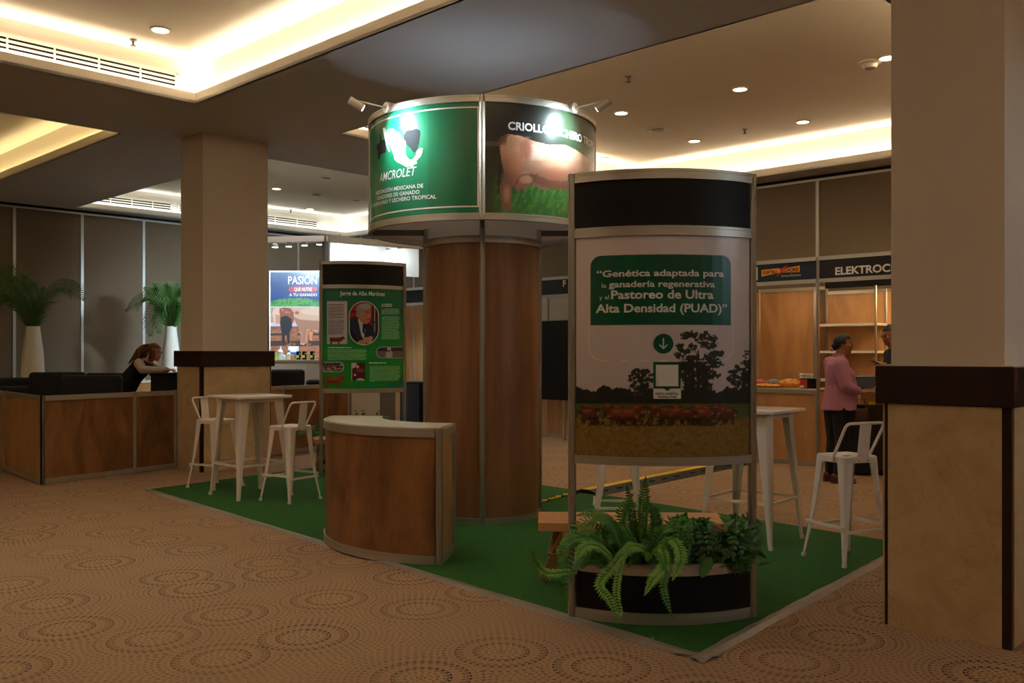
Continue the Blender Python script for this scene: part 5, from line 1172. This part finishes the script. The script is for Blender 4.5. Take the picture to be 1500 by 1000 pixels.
def hand(mb, w_, d, up, side, curl=.5, L=.085):
    """palm and five fingers from wrist w_ along d; up = back of the hand; side = towards the thumb"""
    w_, d, up, side = Vector(w_), Vector(d).normalized(), Vector(up).normalized(), Vector(side).normalized(); pc_ = w_+d*.05
    secs = []
    for q, hw, ht in ((0,.024,.02),(.03,.034,.015),(.07,.04,.013),(.09,.038,.011)):
        secs.append([w_+d*q+side*hw*math.cos(2*PI*k/10)+up*ht*math.sin(2*PI*k/10) for k in range(10)])
    mb.loft(secs)
    for k, (off, ln) in enumerate(((.029,.072),(.010,.08),(-.010,.074),(-.028,.058))):
        b = w_+d*.08+side*off; c = curl; p1 = b+(d*math.cos(c*.4)-up*math.sin(c*.4))*ln*.45; p2 = p1+(d*math.cos(c*1.3)-up*math.sin(c*1.3))*ln*.32; p3 = p2+(d*math.cos(c*2.2)-up*math.sin(c*2.2))*ln*.25
        mb.tube([b-d*.02, b, p1, p2, p3], [.0095,.0095,.009,.008,.006], 8)
    b = w_+d*.03+side*.03; p1 = b+(d*.6+side*.8).normalized()*.035; p2 = p1+(d*.9+side*.2-up*.3).normalized()*.03; mb.tube([b-side*.01, b, p1, p2], [.013,.012,.010,.007], 8)
    return mb
def head(mb, c, f, up=(0,0,1), s=1.0):
    """c centre, f facing; returns frame"""
    f = Vector(f).normalized(); u = Vector(up); u = (u-f*u.dot(f)).normalized(); l = u.cross(f); c = Vector(c)
    P = lambda x, y, z: c+f*x*s+l*y*s+u*z*s
    def eb(x, y, z, a, b, h, n=14):
        bm = bmesh.new(); bmesh.ops.create_uvsphere(bm, u_segments=n, v_segments=n-4, radius=1)
        R_ = Matrix((f*a*s, l*b*s, u*h*s)).transposed().to_4x4(); R_.translation = P(x,y,z); mb.frombm(bm, R_)
    eb(-.012,0,.02,.095,.076,.098,18); eb(.03,0,-.035,.062,.058,.08); eb(.058,0,-.085,.03,.03,.026); eb(.05,.03,-.01,.035,.03,.03); eb(.05,-.03,-.01,.035,.03,.03)
    eb(.092,0,-.015,.016,.013,.022); eb(.086,0,.005,.012,.009,.02); eb(.078,0,-.052,.016,.024,.010)
    for y in (-1,1): eb(-.005,y*.076,.0,.02,.010,.03,10)
    return P
def face(t, P, s=1.0):
    for y in (-1,1):
        obj('eye', MB().ball(P(.081,y*.031,.012), .009*s, 10, 8), M['eye'], t, smooth=True)
        obj('eyebrow', MB().tube([P(.084,y*.015,.032), P(.086,y*.03,.037), P(.074,y*.048,.033)], .0035*s, 6), M['hair'], t)
    obj('lips', MB().tube([P(.083,-.022,-.053), P(.094,0,-.052), P(.083,.022,-.053)], .0055*s, 6), M['lip'], t)
def loc_things(pt): return lambda x, y, z: Vector((x, y, z))
# woman in a pink shirt, facing right, standing at the booth
D_P = 10.62; wx = (1228-750)*D_P/F
wp = thing('person', 'person with dark tied hair in pink shirt and black trousers standing at the booth', 'person', (wx, D_P, 0))
b = MB()
Ph = head(b, (.065,0,1.585), (.97,-.22,-.06))
limb(b, [(.0,0,1.36),(.01,0,1.44),(.04,0,1.53)], [.075,.056,.055])
el = lambda z, x, a, c: [(x+a*math.cos(2*PI*k/20), c*math.sin(2*PI*k/20), z) for k in range(20)]
b.loft([el(.86,-.01,.14,.17), el(.98,.01,.15,.17), el(1.12,.02,.135,.15), el(1.28,.0,.12,.17), el(1.38,-.02,.085,.16), el(1.43,-.01,.05,.08)])
armN = [(-.03,-.185,1.375),(.0,-.235,1.12),(.20,-.17,1.045)]; armF = [(-.03,.185,1.375),(.02,.22,1.12),(.24,.06,1.04)]
limb(b, armN, [.054,.042,.029]); limb(b, armF, [.054,.042,.029])
hand(b, (.20,-.17,1.045), (.95,.15,.12), (0,-.3,1), (.2,.9,.2), .5); hand(b, (.24,.06,1.04), (.95,-.1,.15), (0,.3,1), (.2,-.9,.2), .6)
for s, x in ((-1,.0),(1,-.03)):
    limb(b, [(x,s*.09,.88),(x+.01,s*.095,.49),(x-.03,s*.09,.12)], [.095,.062,.04]); limb(b, [(x-.06,s*.09,.07),(x+.03,s*.09,.05),(x+.12,s*.1,.03)], [.036,.035,.024])
body = remesh('body', b, .0062, M['skin'], wp, 3)
face(wp, Ph)
h = MB(); 
def hcap(h, P, s=1.0): 
    f_ = (P(1,0,0)-P(0,0,0)).normalized(); l_ = (P(0,1,0)-P(0,0,0)).normalized(); u_ = (P(0,0,1)-P(0,0,0)).normalized()
    bm = bmesh.new(); bmesh.ops.create_uvsphere(bm, u_segments=24, v_segments=16, radius=1)
    R_ = Matrix((f_*.104, l_*.088, u_*.106)).transposed().to_4x4(); R_.translation = P(-.018,0,.026)
    dl = [v for v in bm.verts if (v.co.x > .45 and v.co.z < .35) or (v.co.z < -.35 and v.co.x > -.2)]
    bmesh.ops.delete(bm, geom=dl, context='VERTS'); h.frombm(bm, R_)
hcap(h, Ph); h.ball(Ph(-.10,0,-.03), (.04,.045,.045)); hr = obj('hair', h, M['hair'], wp, smooth=True); obj('hair_tie', MB().ball(Ph(-.125,-.0,-.055), (.025,.03,.03)), M['pink'], hr, smooth=True)
c = MB()
c.loft([el(.835,.0,.195,.20), el(.9,.01,.19,.20), el(1.0,.025,.185,.19), el(1.12,.035,.175,.18), el(1.26,.015,.16,.19), el(1.36,-.02,.115,.18), el(1.42,-.02,.075,.10), el(1.445,-.0,.065,.068)])
limb(c, [(-.03,-.18,1.37),(.0,-.235,1.12),(.15,-.19,1.06)], [.082,.068,.05]); limb(c, [(-.03,.18,1.37),(.02,.22,1.12),(.18,.10,1.055)], [.082,.068,.05])
sh = remesh('shirt', c, .009, M['pink'], wp, 4); obj('collar', MB().loft([el(1.435,.005,.072,.075), el(1.475,.0,.064,.07), el(1.47,.0,.060,.066)], caps=False), M['pink'], sh, smooth=True)
c = MB(); c.loft([el(.80,-.0,.15,.175), el(.92,.0,.155,.18), el(.95,.0,.14,.17)])
for s, x in ((-1,.0),(1,-.03)): limb(c, [(x,s*.09,.86),(x+.01,s*.095,.49),(x-.03,s*.09,.13)], [.112,.08,.062])
remesh('trousers', c, .010, M['blackc'], wp, 4)
for s, x in ((-1,.0),(1,-.03)):
    q = MB(); limb(q, [(x-.07,s*.09,.075),(x+.03,s*.09,.052),(x+.13,s*.1,.035)], [.046,.044,.034]); so = remesh('shoe', q, .008, M['shoe'], wp, 3); obj('sole', MB().rbox(x-.11,x+.165,s*.09-.04,s*.09+.04,0.001,.018,.006,2), M['shoe'], so); obj('heel', MB().box(x-.11,x-.06,s*.09-.03,s*.09+.03,.0,.05), M['shoe'], so)
hb_ = thing('handbag', 'small brown patterned handbag at the hip of the person in pink', 'bag', (wx+.25, D_P-.02, .70)); obj('body', MB().rbox(-.09,.09,-.04,.04,0,.15,.03,3), mat('brown_pattern', (84,54,40), .6, noise=.8, scale=30), hb_, smooth=True); obj('strap', MB().tube([(-.07,0,.14),(-.04,0,.26),(.04,0,.26),(.07,0,.14)], .008, 6), M['shoe'], hb_)
bk = thing('booklet', 'thin red booklet held by the person in pink', 'booklet', (wx+.36, D_P-.07, 1.075), .2); obj('cover', MB().rbox(-.07,.11,-.06,.06,-.004,.004,.002,1), M['redb'], bk); obj('pages', MB().box(-.066,.106,-.056,.056,-.002,.0045), M['greyb'], bk)
# man holding a phone, half behind the right pillar
D_M = 11.1; mx_ = (1309-750)*D_M/F
mp_ = thing('person', 'person in dark clothes and glasses holding up a phone, half hidden by the right pillar', 'person', (mx_, D_M, 0))
b = MB(); Pm = head(b, (-.045,0,1.70), (-.95,-.2,-.25), s=1.03)
limb(b, [(.02,0,1.48),(.0,0,1.56),(-.03,0,1.65)], [.08,.06,.058]); el = lambda z, x, a, c: [(x+a*math.cos(2*PI*k/20), c*math.sin(2*PI*k/20), z) for k in range(20)]
b.loft([el(.92,.03,.12,.16), el(1.05,.03,.115,.155), el(1.25,.03,.12,.17), el(1.4,.03,.115,.18), el(1.49,.03,.08,.15), el(1.53,.02,.05,.07)])
limb(b, [(.03,-.19,1.47),(-.02,-.25,1.23),(-.20,-.22,1.35)], [.055,.043,.03]); limb(b, [(.03,.19,1.47),(.05,.24,1.2),(-.08,.15,1.1)], [.055,.043,.03])
hand(b, (-.20,-.22,1.35), (-.9,.1,.25), (.2,-.4,.8), (.1,.9,.3), 1.1); hand(b, (-.08,.15,1.1), (-.7,-.3,-.2), (0,0,1), (0,-1,0), .6)
for s in (-1,1): limb(b, [(.03,s*.09,.94),(.03,s*.1,.5),(.05,s*.1,.1)], [.09,.06,.042]); limb(b, [(.07,s*.1,.07),(-.02,s*.1,.05),(-.11,s*.1,.03)], [.036,.035,.026])
remesh('body', b, .0064, M['skin'], mp_, 3); face(mp_, Pm)
h = MB(); hcap(h, Pm); obj('hair', h, M['hair'], mp_, smooth=True)
g_ = MB()
for y in (-1,1): g_.tube([Pm(.098,y*.031+.022*math.cos(a), .010+.017*math.sin(a)) for a in [2*PI*k/14 for k in range(15)]], .002, 5); g_.tube([Pm(.095,y*.053,.013), Pm(.0,y*.08,.018)], .002, 5)
g_.tube([Pm(.1,-.01,.012), Pm(.102,0,.014), Pm(.1,.01,.012)], .002, 5); obj('glasses', g_, M['blackc'], mp_)
c = MB(); c.loft([el(.88,.03,.14,.175), el(1.05,.03,.135,.175), el(1.25,.03,.14,.19), el(1.4,.03,.135,.2), el(1.5,.03,.095,.165), el(1.55,.015,.068,.08)])
limb(c, [(.03,-.19,1.47),(-.02,-.25,1.23),(-.17,-.223,1.33)], [.075,.06,.043]); limb(c, [(.03,.19,1.47),(.05,.24,1.2),(-.05,.165,1.11)], [.075,.06,.043]); remesh('jacket', c, .010, M['navy'], mp_, 4)
c = MB(); c.loft([el(.86,.03,.13,.17), el(.95,.03,.13,.165)]); 
for s in (-1,1): limb(c, [(.03,s*.09,.92),(.03,s*.1,.5),(.05,s*.1,.13)], [.105,.078,.06])
remesh('trousers', c, .011, M['blackc'], mp_, 3)
for s in (-1,1): q = MB(); limb(q, [(.08,s*.1,.065),(-.02,s*.1,.05),(-.13,s*.1,.038)], [.045,.044,.037]); remesh('shoe', q, .009, M['blackc'], mp_, 2)
ph = thing('phone', 'dark mobile phone in the hand of the half hidden person', 'phone', (mx_-.275, D_M-.235, 1.36), 0); o = obj('phone_body', MB().rbox(-.085,.06,-.036,.036,-.004,.004,.003,2), M['black'], ph); o.rotation_euler = (0,.45,0); o2 = obj('phone_screen', MB().box(-.078,.053,-.032,.032,.0042,.0048), M['teal'], ph); o2.rotation_euler = (0,.45,0)
# person leaning on the high table
D_L = 12.95; lx = (205-750)*D_L/F
lp_ = thing('person', 'person with long auburn hair, black vest and pale sleeves leaning forward over a table', 'person', (lx, D_L, 0))
b = MB(); Pq = head(b, (.225,-.03,1.50), (.92,-.38,-.22), s=1.0)
limb(b, [(.10,0,1.36),(.15,0,1.41),(.20,0,1.46)], [.07,.055,.055])
def el2(c_, n_, a, cc): n_ = Vector(n_).normalized(); s_ = Vector((0,1,0)); q_ = n_.cross(s_); return [Vector(c_)+q_*a*math.cos(2*PI*k/20)+s_*cc*math.sin(2*PI*k/20) for k in range(20)]
def torso(g): return [el2((-.22,0,.90),(.3,0,1),.12+g,.165+g), el2((-.20,0,1.0),(.45,0,1),.12+g,.16+g), el2((-.11,0,1.15),(.55,0,1),.11+g,.15+g), el2((.02,0,1.29),(.6,0,1),.11+g,.17+g), el2((.08,0,1.36),(.7,0,1),.085+g,.17+g), el2((.11,0,1.39),(.7,0,1),.05+g,.08+g)]
b.loft(torso(0))

aN = [(.06,-.19,1.33),(.17,-.25,1.31),(.42,-.16,1.305)]; aF = [(.06,.19,1.33),(.2,.24,1.31),(.40,.10,1.31)]
aN = [(.06,-.18,1.345),(.14,-.27,1.262),(.42,-.2,1.252)]; aF = [(.06,.18,1.345),(.16,.26,1.262),(.38,.05,1.252)]
limb(b, aN, [.05,.04,.028]); limb(b, aF, [.05,.04,.028]); hand(b, aN[-1], (.95,.2,.02), (0,0,1), (0,1,0), .5); hand(b, aF[-1], (.8,-.3,.1), (0,0,1), (0,-1,0), .7)
for s in (-1,1): limb(b, [(-.22,s*.09,.9),(-.18,s*.1,.49),(-.2,s*.1,.1)], [.09,.06,.042]); limb(b, [(-.22,s*.1,.07),(-.14,s*.1,.05),(-.05,s*.1,.03)], [.036,.035,.026])
remesh('body', b, .0066, M['skin2'], lp_, 3); face(lp_, Pq)
h = MB(); hcap(h, Pq); hh = Vector
for k in range(46):      # long locks falling back over the shoulders and beside the face
    y = random.uniform(-.085,.085); z0 = random.uniform(.0,.11); x0 = random.uniform(-.10,.0)
    p0 = Pq(x0, y, z0); e = Vector((random.uniform(-.14,.02), y*1.4+random.uniform(-.03,.03), 1.33+random.uniform(-.03,.06))); m1 = p0.lerp(e,.5)+Vector((-.03,0,.05))
    h.tube([p0, p0.lerp(m1,.5)+Vector((0,0,.02)), m1, e], [.012,.014,.013,.004], 6)
for k in range(10):
    y = -.075+random.uniform(-.01,.01); p0 = Pq(random.uniform(-.03,.05), y, .04); h.tube([p0, p0+Vector((.0,-.015,-.08)), p0+Vector((-.03,-.01,-.16))], [.011,.011,.004], 6)
obj('hair', h, M['hair2'], lp_, smooth=True)
c = MB(); c.loft(torso(.022)[:-1]+[el2((.105,0,1.385),(.7,0,1),.08,.11)]); remesh('vest', c, .011, M['blackc'], lp_, 3)
c = MB(); limb(c, [aN[0],aN[1],(.38,-.207,1.255)], [.072,.058,.042]); limb(c, [aF[0],aF[1],(.34,.09,1.255)], [.072,.058,.042]); c.ball((.05,0,1.37),(.07,.16,.05)); remesh('sleeves', c, .010, M['shirtw'], lp_, 3)
c = MB(); c.loft([el2((-.22,0,.86),(0,0,1),.14,.18), el2((-.21,0,1.0),(.3,0,1),.14,.175)])
for s in (-1,1): limb(c, [(-.22,s*.09,.9),(-.18,s*.1,.49),(-.2,s*.1,.12)], [.11,.08,.06])
remesh('trousers', c, .012, M['blackc'], lp_, 3)
for s in (-1,1): q = MB(); limb(q, [(-.24,s*.1,.065),(-.15,s*.1,.05),(-.04,s*.1,.037)], [.045,.044,.035]); remesh('shoe', q, .010, M['blackc'], lp_, 2)
cu = thing('paper_bundle', 'small crumpled white paper in front of the leaning person', 'paper', (lx+.36, D_L-.05, 1.222)); cb = MB()
for k in range(5): cb.add([(random.uniform(-.07,.07), random.uniform(-.05,.05), random.uniform(0,.05)) for _ in range(4)], [(0,1,2,3)])
obj('sheet', cb, M['white'], cu)
# booth lighting: warm lamps inside the right booth, cool spill from the corner stand
lamp('booth_lamp', 'AREA', lp(2.0, 1.2, 2.35), 19, (1,.72,.38), size=1.2, size_y=.1, aim=lp(2.0, 1.9, 1.9))
lamp('booth_lamp', 'AREA', lp(0, 1.0, 2.38), 3.5, (1,.7,.42), size=1.0, size_y=.1, aim=lp(0, 1.6, 1))


# cool lamps added outside the frame for bluish light on the right pillar's side
for k in range(3): lamp('added_cool_lamp', 'SPOT', (7.2+k*.6, 1.2+k*.8, 3.0), 50, COOL, size=.08, aim=(2.9+k*.2, 4.3+k*.2, 1.7), ang=34, blend=.8)
